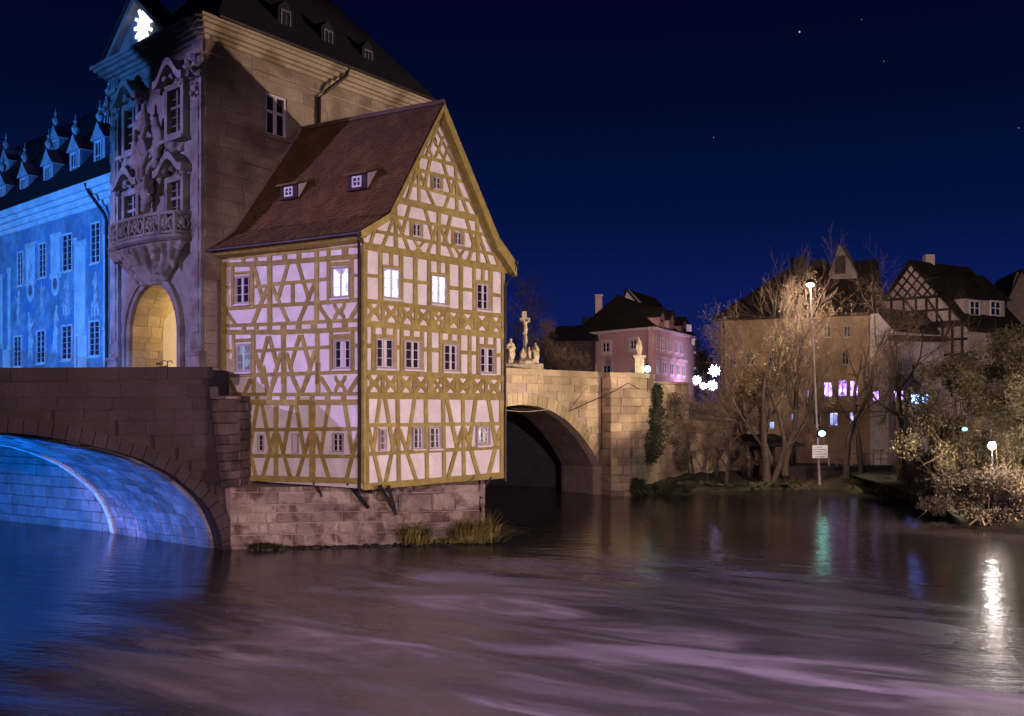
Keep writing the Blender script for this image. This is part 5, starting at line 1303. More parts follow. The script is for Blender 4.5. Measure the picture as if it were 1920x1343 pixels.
# ------------------------------------------------------------------ lamps
def lantern(name, base, top, label, col, strength, watts, r=.2, lightcol=None, extra=None, parent_light=True, pole=.05, gm=None):
    t = thing(name, base, label, 'lamp')
    obj('pole', MB().tube([base, top - Vector((0, 0, r))], [pole, pole * .7], 8), gm or M_iron, t)
    g = glow(name + '_glow_' + str(len(bpy.data.materials)), col, strength)
    obj('globe', MB().lathe(top - Vector((0, 0, r)), [(r * .35, 0), (r * .8, r * .35), (r, r), (r * .7, r * 1.7), (r * .3, r * 2.0)], 10), g, t)
    obj('cap', MB().lathe(top + Vector((0, 0, r)), [(r * .75, 0), (r * .8, r * .1), (r * .25, r * .4), (r * .05, r * .7)], 10), M_iron, t)
    lamp(name + '_light', top + Vector((0, -r * 1.5, 0)), watts, lightcol or col, r * .8, t)
    return t
lantern('bridge_lamp', at(1213, 735, 61.3), at(1214, 692, 61.3), 'glowing teal lamp on the bridge parapet below the lone statue', (0.35, 1.0, 0.95), 7, 16, .2)
ST0, ST1 = at(1537, 897, 60.6), at(1519, 530, 60.6)
sl = thing('street_lamp', ST0, 'tall slender street lamp with bright pinkish-white head', 'street lamp')
M_pole = mat('galvanised_steel', (0.30, 0.27, 0.27), 0.5, 0.2, 3, 20, 0.1, metal=.3)
obj('pole', MB().tube([ST0 - Vector((0, 0, .4)), lerp(ST0, ST1, .5), ST1], [.085, .07, .05], 8), M_pole, sl)
obj('head', MB().lathe(ST1 + Vector((0, 0, -.02)), [(.06, -.12), (.26, 0), (.28, .10), (.20, .2), (.05, .28)], 10), M_iron, sl)
obj('bulb', MB().ball(ST1 + Vector((0, -.02, -.14)), .24, .24, .13, 10, 6), glow('street_lamp_glow', (1.0, 0.85, 0.78), 14), sl)
so_ = spot('street_lamp_light', ST1 + Vector((0, -.1, -.30)), ST1 + Vector((1.5, 9.0, -6.0)), 9000, (1.0, 0.76, 0.62), 158, .5, .2); so_.parent = sl; so_.matrix_parent_inverse = Matrix.Translation(sl.location).inverted()
gl = at(1541, 813, 60.2)
gt = thing('signal_light', gl, 'small green signal light fixed to the lamp pole', 'signal light')
obj('housing', MB().plan([(gl.x - .22, gl.y), (gl.x + .22, gl.y), (gl.x + .22, gl.y + .25), (gl.x - .22, gl.y + .25)], gl.z - .22, gl.z + .22), M_iron, gt)
obj('lens', MB().ball(gl + Vector((0, -.02, 0)), .2, .12, .16, 10, 6), glow('green_signal', (0.25, 1.0, 0.85), 14), gt)
lamp('signal_glow', gl + Vector((0, -.6, .1)), 9, (0.25, 1.0, 0.7), .15, gt)
sg_ = thing('notice_sign', at(1537, 858, 60.1), 'white rectangular notice with lines of writing on the lamp pole', 'sign')
SP_ = Plane(at(1523, 847, 60.1).x, 60.1, 1, 0)
sw, s0, s1 = 29 * 60.1 / F, at(0, 859, 60.1).z, at(0, 835, 60.1).z
obj('board', MB().rect(SP_, 0, s0, sw, s1, -.03, 0), mat('sign_white', (0.72, 0.70, 0.70), .6, .04), sg_)
wr = MB(); rr = random.Random(4)
for k, (a, b_) in enumerate(((.22, .62), (.10, .82), (.14, .60), (.12, .86), (.2, .8))):
    z = s1 - .10 - k * .135; x = sw * a
    while x < sw * b_:
        l = rr.uniform(.025, .07); wr.rect(SP_, x, z - rr.uniform(.03, .05), x + l, z, -.001, .004); x += l + rr.uniform(.012, .03)
obj('writing', wr, M_iron, sg_)
fl_ = at(1860, 836, 44.5)
lantern('bank_lamp', Vector((fl_.x, fl_.y, .5)), fl_, 'dazzling white lamp among the bushes at the right edge', (1.0, 0.93, 0.9), 60, 1700, .17, (1.0, 0.85, 0.74))
tl = at(1809, 805, 47); t = thing('signal_light', tl, 'tiny teal light showing through the right-hand bush', 'signal light')
obj('housing', MB().plan([(tl.x - .14, tl.y + .03), (tl.x + .14, tl.y + .03), (tl.x + .14, tl.y + .2), (tl.x - .14, tl.y + .2)], tl.z - .1, tl.z + .12), M_iron, t)
obj('lens', MB().ball(tl, .13, .08, .08, 8, 6), glow('teal_signal', (0.15, 0.75, 0.8), 4), t); obj('post', MB().tube([Vector((tl.x, tl.y + .12, .4)), Vector((tl.x, tl.y + .12, tl.z))], .04, 6), M_iron, t)
# star lanterns over the street
G_star = glow('star_glow', (0.85, 0.85, 1.0), 14)
for px, py, r, lab in ((1340, 695, 12, 'highest of the glowing white star lanterns in the street'), (1307, 713, 9, 'leftmost glowing white star lantern beside the lit facade'), (1319, 724, 7, 'smallest and lowest glowing white star lantern in the street'), (1336, 723, 11, 'glowing white star lantern hanging right under the highest one')):
    c = at(px, py, 92); R = r * 92 / F; mb = MB(); rs = random.Random(px)
    dirs = []
    for i in range(26):
        z = 1 - 2 * (i + .5) / 26; a = i * 2.39996; q_ = math.sqrt(1 - z * z); dirs.append(Vector((q_ * math.cos(a), q_ * math.sin(a), z)))
    mb.ball(c, R * .55, R * .55, R * .55, 10, 8)
    for d in dirs: mb.tube([c + d * R * .4, c + d * R * rs.uniform(.9, 1.15)], [R * .22, R * .01], 4)
    t = thing('star_lantern', c, lab, 'star lantern', 'star lanterns over the street'); obj('star', mb, G_star, t)
    lamp('star_light', c + Vector((0, -R * 1.6, 0)), 200, (0.66, 0.38, 1.0), R, t)
    obj('cord', MB().tube([c + Vector((0, 0, R * .8)), c + Vector((0, 0, R * .8 + 1.2))], .012, 4), M_iron, t)

# ------------------------------------------------------------------ buildings on the far bank
def plane_px(x0, Y0, x1, Y1):
    a, b = at(x0, 0, Y0), at(x1, 0, Y1); return Plane(a.x, a.y, b.x - a.x, b.y - a.y), math.hypot(b.x - a.x, b.y - a.y)
O = ((0, 0), 1.0)
M_pink = mat('pink_render', (0.46, 0.28, 0.27), 0.9, 0.12, .6, 8, 0.1)
M_darkroof = mat('dark_tile_roof', (0.022, 0.015, 0.012), 0.9, 0.35, 1.2, 6, 0.3)
M_ochre = mat('ochre_render', (0.42, 0.28, 0.165), 0.9, 0.22, .35, 6, 0.1, stain=(0.30, 0.195, 0.12), stain_scale=.3)
M_white_r = mat('white_render', (0.66, 0.57, 0.56), 0.9, 0.14, .5, 6, 0.1)
M_stonewin = mat('window_stone', (0.55, 0.45, 0.42), 0.9, 0.1)
PLw, lpl = plane_px(1224, 85, 1085, 93); PRw, lpr = plane_px(1224, 85, 1301, 97)
ph = thing('pink_house', (at(1200, 0, 92).x, 92, 5.5), 'pink two-storey house with steep dark roof beyond the bridge', 'house')
ez = PLw.uz(1223, 613)[1]
obj('left_wall', MB().rect(PLw, 0, 4.5, lpl, ez - .25, -.4, 0), M_pink, ph); obj('right_wall', MB().rect(PRw, 0, 4.5, lpr, ez - .25, -.4, 0), M_pink, ph)
obj('eaves_moulding', MB().rect(PLw, -.2, ez - .25, lpl, ez, -.4, .22), M_stonewin, ph); obj('eaves_moulding', MB().rect(PRw, -.15, ez - .26, lpr, ez - .01, -.4, .24), M_stonewin, ph)
def simple_win(pl, r, parent, surround=.22, pane=None, rows=2, m=None):
    w = window(pl, *O, r, parent, rows, 2, pane, 0, True, M_wframe, 'window', .05)
    if surround:
        x0, y0, x1, y1 = r; ua, ub = sorted((pl.uz(x0, (y0 + y1) / 2)[0], pl.uz(x1, (y0 + y1) / 2)[0])); za, zb_ = pl.uz((x0 + x1) / 2, y1)[1], pl.uz((x0 + x1) / 2, y0)[1]
        obj('surround', MB().ring(pl, ua - surround - .06, za - surround - .1, ub + surround + .06, zb_ + surround + .06, surround, -.02, .05), m or M_stonewin, w)
    return w
for r in ((1131, 643, 1143, 660), (1183, 638, 1194, 654), (1102, 647, 1112, 663), (1132, 686, 1145, 699), (1105, 690, 1116, 702)): simple_win(PLw, r, ph)
z4 = lambda x, y: (1040 + x / 5.333, 520 + y / 5.333)
for r in ((988, 602, 1014, 706), (1062, 622, 1090, 720), (1129, 634, 1155, 735), (1200, 652, 1222, 748), (1251, 668, 1275, 762), (1002, 850, 1034, 950), (1080, 858, 1112, 960), (1150, 870, 1180, 970), (1216, 880, 1244, 976), (1271, 888, 1297, 985)):
    simple_win(PRw, (*z4(*r[:2]), *z4(*r[2:])), ph, .14)
for k in range(5):
    x = (1020, 1098, 1167, 1232, 1286)[k]; y = (802, 812, 822, 832, 842)[k]; u, z = PRw.uz(*z4(x, y)); obj('window_hood', MB().rect(PRw, u - .75, z - .08, u + .75, z + .12, -.02, .22), M_stonewin, ph)
dr = PLw.uz(1186, 690)[0]; obj('door', MB().rect(PLw, dr - .35, 5.4, dr + .35, 8.3, -.02, .04), mat('teal_paint', (0.05, 0.35, 0.36), .6), ph)
eL, eC, eR = PLw.pt(lpl + .3, ez, .3), PLw.pt(-.3, ez, .3), PRw.pt(lpr + .3, ez, .3); A1, A2 = at(1157, 553, 91), at(1246, 583, 104); eB = at(1150, 640, 112); eB.z = ez
def bell(mb, a, b, c, d, sag=.55, n=5):                             # a-b eave, d-c ridge, slightly bell-cast slope
    prev = None
    for i in range(n + 1):
        t = i / n; dz = -sag * math.sin(math.pi * min(1, t * 1.0)) * (1 - t); cur = (lerp(a, d, t) + Vector((0, 0, dz)), lerp(b, c, t) + Vector((0, 0, dz)))
        if prev: mb.face([prev[0], prev[1], cur[1], cur[0]])
        prev = cur
mb = MB(); bell(mb, eC, eL, A1, A1, .3); bell(mb, eC, eR, A2, A1, .9); mb.face([eR, eB, A2]); mb.face([eL, A1, A2, eB]); obj('roof', mb, M_darkroof, ph)
for r in ((1128, 602, 1138, 608), (1155, 599, 1166, 605)):
    pl = PLw.moved(-1.3); u0, u1 = sorted((pl.uz(r[0], r[1])[0], pl.uz(r[2], r[1])[0])); z0_, z1_ = pl.uz(r[0], r[3])[1], pl.uz(r[0], r[1])[1]
    d = obj('roof_dormer', MB().ring(pl, u0 - .2, z0_ - .2, u1 + .2, z1_ + .25, .2, -1.2, .35), M_wframe, ph); obj('pane', MB().rect(pl, u0, z0_, u1, z1_, .1, .3), M_glass, d); obj('cap', MB().rect(pl, u0 - .45, z1_ + .25, u1 + .45, z1_ + .42, -1.2, .45), M_darkroof, d)
for x0, x1, yt, yb in ((1236, 1246, 580, 611), (1254, 1264, 586, 614), (1276, 1290, 597, 626)):
    pl = PRw.moved(-1.2); u0, u1 = sorted((pl.uz(x0, yb)[0], pl.uz(x1, yb)[0])); z0_, z1_ = pl.uz(x1, yb)[1] - .2, pl.uz(x0, yt)[1] - .4; m_ = (u0 + u1) / 2
    d = obj('roof_dormer', MB().slab(pl, [(u0, z0_), (u1, z0_), (u1, z1_ - .3), (m_, z1_ + .5), (u0, z1_ - .3)], -3.2, 0), M_pink, ph)
    obj('cap', MB().slab(pl, [(u0 - .2, z1_ - .35), (m_, z1_ + .5), (u1 + .2, z1_ - .35), (u1 + .2, z1_ - .2), (m_, z1_ + .68), (u0 - .2, z1_ - .2)], -3.3, .2), M_darkroof, d)
    obj('pane', MB().rect(pl, m_ - .3, z0_ + .5, m_ + .3, z1_ - .5, -.02, .03), M_glass, d)
c = at(1122, 590, 93); obj('chimney', MB().plan([(c.x - .32, 92.6), (c.x + .32, 92.6), (c.x + .32, 93.6), (c.x - .32, 93.6)], c.z - 2, at(0, 556, 93).z).plan([(c.x - .4, 92.5), (c.x + .4, 92.5), (c.x + .4, 93.7), (c.x - .4, 93.7)], at(0, 556, 93).z, at(0, 553, 93).z), M_stonewin, ph)
# gabled house behind it
gp, lgp = plane_px(1166, 108, 1212, 106); gh = thing('gabled_house', (at(1190, 0, 112).x, 112, 5.5), 'house with pale gable and dark roof rising behind the pink house', 'house')
u0, zb0 = gp.uz(1166, 585); u1, _ = gp.uz(1212, 585); um, zt0 = gp.uz(1176, 541)
obj('gable', MB().slab(gp, [(u0, 6), (u1, 6), (u1, zb0), (um, zt0 - .1), (u0, zb0 + .2)], -.4, 0), M_white_r, gh)
sl_ = MB(); bk2 = Vector((4.6, 10, 0)); P = [gp.pt(u1 + .25, zb0 - .2, .3), gp.pt(um, zt0, .3), gp.pt(u0 - .2, zb0, .3)]
for a, b in ((P[0], P[1]), (P[1], P[2])): sl_.prism([a, b, b + bk2, a + bk2], [v - Vector((0, 0, .2)) for v in (a, b, b + bk2, a + bk2)])
obj('roof', sl_, M_darkroof, gh); mb = MB(); p = [gp.pt(u1, 0, 0), gp.pt(u1, 0, 0) + bk2]; mb.prism([Vector((q_.x, q_.y, 6)) for q_ in p] + [Vector((q_.x, q_.y, zb0 - .3)) for q_ in reversed(p)], [Vector((q_.x - .3, q_.y, 6)) for q_ in p] + [Vector((q_.x - .3, q_.y, zb0 - .3)) for q_ in reversed(p)]); obj('side_wall', mb, M_white_r, gh)
# dark roofs on the left behind the bare trees
dh = thing('dark_house', (at(1062, 0, 88).x, 90, 5.5), 'unlit house with low dark roof behind the bridge trees', 'house')
dp_, ld = plane_px(1020, 92, 1108, 90)
obj('wall', MB().rect(dp_, 0, 5, ld, dp_.uz(1060, 640)[1], -5, 0), mat('unlit_wall', (0.06, 0.045, 0.04), .9), dh)
e0, e1_ = dp_.pt(-.4, dp_.uz(1030, 640)[1], .4), dp_.pt(ld + .4, dp_.uz(1100, 640)[1], .4); t0_, t1_ = dp_.pt(0, dp_.uz(1030, 607)[1], -3), dp_.pt(ld, dp_.uz(1100, 604)[1], -3); t2, t3 = dp_.pt(-.4, e0.z, -6.4), dp_.pt(ld + .4, e0.z, -6.4)
mb = MB(); mb.face([e0, e1_, t1_, t0_]); mb.face([t0_, t1_, t3, t2]); mb.face([e0, t0_, t2]); mb.face([e1_, t3, t1_]); obj('roof', mb, M_roof_dark, dh)
c = dp_.pt(dp_.uz(1079, 600)[0], 0, -3); obj('chimney', MB().plan([(c.x - .5, c.y), (c.x + .5, c.y), (c.x + .5, c.y + .8), (c.x - .5, c.y + .8)], 10, at(0, 594, 93).z), M_roof_dark, dh)
# bright facade edge by the stars with hanging signs
wf = thing('lit_house', (at(1312, 0, 104).x, 104, 5.5), 'narrow pale facade lit blue-white beside the star lanterns', 'house')
wp_, lw_ = plane_px(1300, 98, 1309, 112)
obj('wall', MB().rect(wp_, 0, 5, lw_, wp_.uz(1303, 636)[1], -3, 0), M_white_r, wf)
for k in range(3): obj('cornice', MB().rect(wp_, -.2, wp_.uz(1303, 640 + k * 28)[1], lw_, wp_.uz(1303, 640 + k * 28)[1] + .25, -.1, .25), M_white_r, wf)
for (px, py, w, h, lab) in ((1292, 615, 11, 13, 'white hanging sign box high on the corner of the pink house'), (1300, 641, 7, 12, 'smaller white hanging sign box below the corner eave')):
    c = at(px, py, 95); t = thing('hanging_sign', c, lab, 'sign'); ww, hh = w * 95 / F / 2, h * 95 / F / 2
    obj('panel', MB().plan([(c.x - ww, c.y - .1), (c.x + ww, c.y + .25), (c.x + ww, c.y + .4), (c.x - ww, c.y + .05)], c.z - hh, c.z + hh), M_plaster, t); obj('bracket', MB().tube([c + Vector((-ww, .2, hh)), c + Vector((ww * 1.2, .5, hh * 1.25))], .05, 5), M_iron, t)

# ochre apartment house
OB, lob = plane_px(1352, 80, 1631, 75)
oh = thing('ochre_house', OB.pt(lob / 2, .8, -4), 'large ochre riverside house with lit windows behind the trees', 'house')
oz = OB.uz(1490, 597)[1]
obj('front_wall', MB().rect(OB, 0, .4, lob, oz, -.5, 0), M_ochre, oh)
obj('rear_block', MB().rect(OB, .3, .4, lob - .3, oz - .3, -9, -.52), M_ochre, oh)
obj('eaves', MB().rect(OB, -.5, oz, lob + .1, oz + .22, -1, .5), M_strut, oh)
a0, a1, b0_, b1_ = OB.pt(-.6, oz + .2, .6), OB.pt(lob + .2, oz + .2, .6), OB.pt(4.2, oz + 4.4, -4.6), OB.pt(lob, oz + 4.8, -4.6); c0_, c1_ = OB.pt(-.6, oz + .2, -9.8), OB.pt(lob + .2, oz + .2, -9.8)
mb = MB(); mb.face([a0, a1, b1_, b0_]); mb.face([a0, b0_, c0_]); mb.face([b0_, b1_, c1_, c0_]); mb.face([a1, c1_, b1_]); obj('roof', mb, M_darkroof, oh)
G_purple = glow('lit_window_purple', (0.8, 0.5, 1.0), 3.2, [(0.0, (0.10, 0.04, 0.22)), (1.0, (0.75, 0.5, 0.95)), (0.3, (0.30, 0.13, 0.55)), (0.55, (0.55, 0.3, 0.9))], 3.0)
G_bluew = glow('lit_window_blue', (0.4, 0.5, 1.0), 1.6, [(0.0, (0.10, 0.12, 0.3)), (1.0, (0.75, 0.8, 1.3)), (0.4, (0.3, 0.36, 0.8))], 3.0)
obj('downpipe', MB().tube([OB.pt(.25, oz, .35), OB.pt(.25, oz - .5, .12), OB.pt(.25, .8, .12)], .07, 6), M_gutter, oh)
obj('string_course', MB().rect(OB, 0, OB.uz(1490, 702)[1], lob, OB.uz(1490, 699)[1], -.02, .09), M_ochre, oh)
for r, g in (((1400, 662, 1414, 684), None), ((1545, 610, 1557, 632), None), ((1470, 612, 1482, 634), None), ((1462, 722, 1474, 742), None), ((1368, 664, 1380, 684), None), ((1526, 776, 1538, 797), None), ((1545, 717, 1561, 744), G_purple), ((1572, 713, 1588, 743), G_purple), ((1594, 714, 1609, 743), G_purple), ((1510, 731, 1517, 744), G_purple), ((1556, 774, 1571, 798), G_bluew), ((1594, 773, 1608, 797), G_bluew),
             ((1387, 792, 1398, 804), G_bluew), ((1443, 791, 1452, 804), G_bluew), ((1484, 776, 1495, 786), G_bluew), ((1421, 735, 1432, 746), G_bluew),
             ((1500, 662, 1516, 684), None), ((1579, 658, 1592, 683), None), ((1440, 668, 1455, 688), None), ((1583, 612, 1594, 632), None), ((1588, 735, 1590, 736), None)):
    if r[2] - r[0] > 4: simple_win(OB, r, oh, 0, g, 2)
# tall stepped dormer gable above it
dg, ldg = plane_px(1556, 79, 1606, 78); u0, zl = dg.uz(1556, 510); um, zt_2 = dg.uz(1574, 458); u1, zr = dg.uz(1606, 512)
d = obj('roof_gable', MB().slab(dg, [(u0, oz - .5), (u1, oz - .5), (u1, zr), (um, zt_2), (u0, zl)], -2.5, 0), mat('grey_render', (0.22, 0.19, 0.18), .9), oh); obj('hatch', MB().rect(dg, um - .35, zl - .2, um + .45, zt_2 - .9, -.02, .05), M_strut, d)
for x, yt in ((1500, 482), (1538, 486)):
    p = at(x, 520, 81); obj('chimney', MB().plan([(p.x - .5, p.y), (p.x + .5, p.y), (p.x + .5, p.y + .9), (p.x - .5, p.y + .9)], oz + 1, at(0, yt, 81).z), M_roof_dark, oh)
# white house and the lilac extension
WB, lwb = plane_px(1631, 74.6, 1674, 73.2); wh = thing('white_house', WB.pt(1, .8, -3), 'narrow white house wall adjoining the ochre house', 'house')
wz = WB.uz(1650, 590)[1]
obj('front_wall', MB().slab(WB, [(0.02, .4), (lwb, .4), (lwb, wz - 1.2), (lwb * .45, wz + .1), (.02, wz + .1)], -6, 0), M_white_r, wh)
obj('roof', MB().slab(WB, [(0.02, wz + .1), (lwb * .45, wz + .1), (lwb + .3, wz - 1.3), (lwb + .3, wz - 1.0), (lwb * .5, wz + .5), (.02, wz + .5)], -6.2, .3), M_darkroof, wh)
simple_win(WB, (1636, 684, 1646, 700), wh, 0); simple_win(WB, (1637, 733, 1649, 752), wh, 0, G_purple)
wt = MB(); rr = random.Random(9); u, z = WB.uz(1634, 843)
for k in range(9): wt.rect(WB, u + k * .12, z - rr.uniform(.1, .2), u + k * .12 + rr.uniform(.04, .09), z + rr.uniform(-.05, .06), -.01, .006)
obj('faded_lettering', wt, M_roof_dark, wh)
G_vivid = glow('vivid_blue_window', (0.12, 0.26, 1.0), 22.0)
XB, lxb = plane_px(1674, 73.0, 1770, 74.5); xh = thing('low_annex', XB.pt(3, .8, -3), 'low lilac-grey annex with lit windows half hidden by the bush', 'house')
xz = XB.uz(1700, 640)[1]; obj('front_wall', MB().rect(XB, .02, .4, lxb, xz, -5, 0), mat('lilac_render', (0.34, 0.30, 0.34), .9), xh); obj('roof', MB().slab(XB, [(0, xz), (lxb, xz), (lxb, xz + .4), (0, xz + .4)], -5.2, .4), M_darkroof, xh)
for r, g in (((1665 + 10, 733, 1683 - 2, 752), G_purple), ((1684, 733, 1693, 752), G_purple), ((1707, 739, 1723, 758), G_vivid), ((1726, 739, 1742, 758), G_vivid), ((1684, 680, 1692, 697), None), ((1708, 684, 1716, 700), None)): simple_win(XB, r, xh, 0, g)
# half-timbered house on the right
GB, lgb = plane_px(1620, 90, 1814, 84); fh = thing('timbered_house', GB.pt(lgb / 2, 1, -4), 'dark half-timbered house with lattice gable above the right-hand trees', 'house')
zg = GB.uz(1812, 606)[1]; ua_, za_ = GB.uz(1708, 488)
M_dtimber = mat('dark_timber', (0.030, 0.020, 0.020), 0.85, .3)
M_infill = mat('infill_plaster', (0.50, 0.40, 0.37), 0.9, .12)
obj('gable_wall', MB().slab(GB, [(0, 1), (lgb, 1), (lgb, zg), (ua_, za_ - .2), (0, zg)], -.4, 0), M_infill, fh)
rv = Vector((7.5, 5.0, 0))
def fbeam(p, q_, w, o=.05):
    a, b = Vector(p), Vector(q_); t = (b - a).normalized(); n_ = Vector((-t.y, t.x)) * w / 2
    obj('timber', MB().slab(GB, [tuple(a + n_), tuple(b + n_), tuple(b - n_), tuple(a - n_)], -.02, o), M_dtimber, fh)
fbeam((0, zg), (ua_, za_ - .15), .34, .08); fbeam((lgb, zg), (ua_, za_ - .15), .34, .083)
fbeam((0, zg), (lgb, zg), .55, .1); zc2 = zg + (za_ - zg) * .42; kx = .42
fbeam((ua_ * kx, zc2), (lgb - (lgb - ua_) * kx, zc2), .24, .07)
for k in range(1, 6):
    for sg in (-1, 1):
        t = k / 6; b0 = Vector((ua_, za_ - .2)); top = za_ - .2; base = zc2
        e0 = Vector((ua_ + sg * (-(ua_) if sg < 0 else (lgb - ua_)) * (1 if sg > 0 else 1) * 0, 0))
        L_ = Vector((ua_ * kx, zc2)); R_ = Vector((lgb - (lgb - ua_) * kx, zc2)); A_p = Vector((ua_, za_ - .2))
        fbeam(L_.lerp(R_, t), (L_.lerp(A_p, t) if sg < 0 else R_.lerp(A_p, 1 - t)) if sg < 0 else R_.lerp(A_p, 1 - t), .16, .05 + .002 * sg)
zmid = zg + (zc2 - zg) * .52
fbeam((ua_ * .22, zmid), (lgb - (lgb - ua_) * .22, zmid), .2, .066)
for t in (.16, .28, .40, .52, .62, .72, .84):
    u = lgb * t; hi_ = min(zc2, zg + (za_ - zg) * min(u / ua_, (lgb - u) / (lgb - ua_)) - .1); fbeam((u, zg), (u, hi_), .2, .06)
fbeam((lgb * .40, zc2), (lgb * .52 + .8, zg), .18, .055); fbeam((lgb * .62, zc2), (lgb * .72 + .6, zg), .18, .056)
for k in range(11): fbeam((lgb * (k + .5) / 11, 6), (lgb * (k + .5) / 11, zg), .22, .062)
for z in (zg - 1.3, zg - 2.6, zg - 4.2): fbeam((0, z), (lgb, z), .22, .07)
for k in range(0, 10, 2): fbeam((lgb * (k + .6) / 11, zg - 1.3), (lgb * (k + 1.4) / 11, zg - .1), .16, .055)
P = [GB.pt(lgb + .4, zg - .5, .5), GB.pt(ua_, za_, .5), GB.pt(-.4, zg - .4, .5)]; mb = MB()
for a, b in ((P[0], P[1]), (P[1], P[2])): mb.prism([a, b, b + rv, a + rv], [v - Vector((0, 0, .22)) for v in (a, b, b + rv, a + rv)])
obj('roof', mb, M_darkroof, fh)
mb = MB(); p = [GB.pt(lgb, 1, 0), GB.pt(lgb, 1, 0) + rv]; mb.prism([p[0], p[1], Vector((p[1].x, p[1].y, zg - .5)), Vector((p[0].x, p[0].y, zg - .5))], [v + Vector((-.3, .2, 0)) for v in (p[0], p[1], Vector((p[1].x, p[1].y, zg - .5)), Vector((p[0].x, p[0].y, zg - .5)))]); obj('side_wall', mb, M_infill, fh)
RS = Plane(GB.pt(lgb, 0, 0).x, GB.pt(lgb, 0, 0).y, rv.x, rv.y)
for x0, x1, y0, y1 in ((1817, 1836, 563, 592), (1856, 1875, 564, 592)):
    pl = RS.moved(-.6); u0, u1 = sorted((pl.uz(x0, 580)[0], pl.uz(x1, 580)[0])); z0_, z1_ = pl.uz(x0, y1)[1], pl.uz(x0, y0)[1]; zr_ = pl.uz(x0, 512)[1]; m_ = (u0 + u1) / 2; k = (u1 - u0) * .45
    d = obj('roof_dormer', MB().rect(pl, u0 - k, z0_ - .6, u1 + k, z1_ + .15, -2.6, 0), M_infill, fh)
    mb = MB(); A = [pl.pt(u0 - k - .3, z1_ + .1, .5), pl.pt(u1 + k + .3, z1_ + .1, .5), pl.pt(u1 + k + .3, z1_ + .1, -3), pl.pt(u0 - k - .3, z1_ + .1, -3)]; B = [pl.pt(m_ - .1, zr_, -1.2), pl.pt(m_ + .1, zr_, -1.2), pl.pt(m_ + .1, zr_, -3), pl.pt(m_ - .1, zr_, -3)]; mb.prism(A, B); obj('hipped_cap', mb, M_darkroof, d)
    obj('casement', MB().ring(pl, u0, z0_, u1, z1_, .1, -.02, .08).rect(pl, m_ - .05, z0_, m_ + .05, z1_, -.02, .07).rect(pl, u0, (z0_ + z1_) / 2, u1, (z0_ + z1_) / 2 + .07, -.02, .065), M_wframe, d); obj('pane', MB().rect(pl, u0 + .08, z0_ + .08, u1 - .08, z1_ - .08, -.02, .02), M_glass, d)
p = GB.pt(ua_, za_ - .3, -.5) + rv * .25; obj('chimney', MB().plan([(p.x - .4, p.y - .3), (p.x + .4, p.y - .3), (p.x + .4, p.y + .4), (p.x - .4, p.y + .4)], p.z - .5, p.z + 1.0), M_stonewin, fh)
KB, lkb = plane_px(1880, 92, 1960, 90); kh = thing('gabled_house', KB.pt(2, 1, -3), 'dim pale gabled house at the far right edge', 'house')
u0, z0_ = KB.uz(1888, 570); um, zt_2 = KB.uz(1906, 511); u1 = lkb
obj('gable', MB().slab(KB, [(u0, 1), (u1, 1), (u1, z0_), (um + 1.0, zt_2), (um, zt_2), (u0, z0_)], -.4, 0), mat('dim_render', (0.20, 0.16, 0.14), .9), kh)
mb = MB(); a, b, c = KB.pt(u0 - .3, z0_ - .4, .3), KB.pt(um + .5, zt_2 + .3, .3), KB.pt(u1 + .4, z0_ - .4, .3); bv = Vector((2, 9, 0))
for q1, q2 in ((a, b), (b, c)): mb.prism([q1, q2, q2 + bv, q1 + bv], [v - Vector((0, 0, .25)) for v in (q1, q2, q2 + bv, q1 + bv)])
obj('roof', mb, M_darkroof, kh)

# garden shed, low wall and fence on the bank
sh, lsh = plane_px(1428, 64.5, 1492, 66); s_ = thing('wooden_shed', sh.pt(1, .8, -1.5), 'dark open wooden shed between the tree trunks on the bank', 'shed')
z1_ = sh.uz(1440, 838)[1]
for u in (0.05, lsh * .35, lsh * .7, lsh - .05): obj('post', MB().rect(sh, u - .08, .3, u + .08, z1_, -.16, 0), M_strut, s_)
for k in range(9): obj('board', MB().rect(sh, lsh * k / 9 + .01, .4, lsh * (k + 1) / 9 - .01, z1_ - .05, -1.9, -1.86 + .004 * (k % 3)), M_strut, s_)
obj('roof', MB().prism([sh.pt(-.3, z1_ + .1, .5), sh.pt(lsh + .3, z1_ + .1, .5), sh.pt(lsh + .3, z1_ + .75, -2.3), sh.pt(-.3, z1_ + .75, -2.3)], [sh.pt(-.3, z1_, .5), sh.pt(lsh + .3, z1_, .5), sh.pt(lsh + .3, z1_ + .65, -2.3), sh.pt(-.3, z1_ + .65, -2.3)]), M_darkroof, s_)
lwp, llw = plane_px(1480, 65.5, 1672, 67); lw2 = thing('low_wall', lwp.pt(3, .6, -.2), 'low dark garden wall under the iron fence on the bank', 'wall')
zlw = lwp.uz(1580, 874)[1]; rg = random.Random(3)
obj('backing', MB().rect(lwp, 0, .2, llw, zlw - .1, -.5, -.08), M_mortar_dark, lw2)
stone_wall(lw2, lwp, courses(.3, zlw - .08, .3, .45, rg), lambda a, b: [(0, llw)], .5, 1.1, 0, .1, M_bridge_dark, rg)
obj('coping', MB().rect(lwp, -.1, zlw - .1, llw + .1, zlw, -.55, .06), M_bridge_dark, lw2)
fn = thing('iron_fence', lwp.pt(4, zlw, -.25), 'iron rail fence on the low garden wall by the white house', 'fence')
for k in range(9): u = llw * .40 + k * (llw * .6 / 8.2); obj('post', MB().tube([lwp.pt(u, zlw, -.25), lwp.pt(u, zlw + .85, -.25)], .05, 6), M_pole, fn)
for z in (.42, .8): obj('rail', MB().tube([lwp.pt(llw * .40, zlw + z, -.25), lwp.pt(llw * .985, zlw + z, -.25)], .035, 6), M_pole, fn)
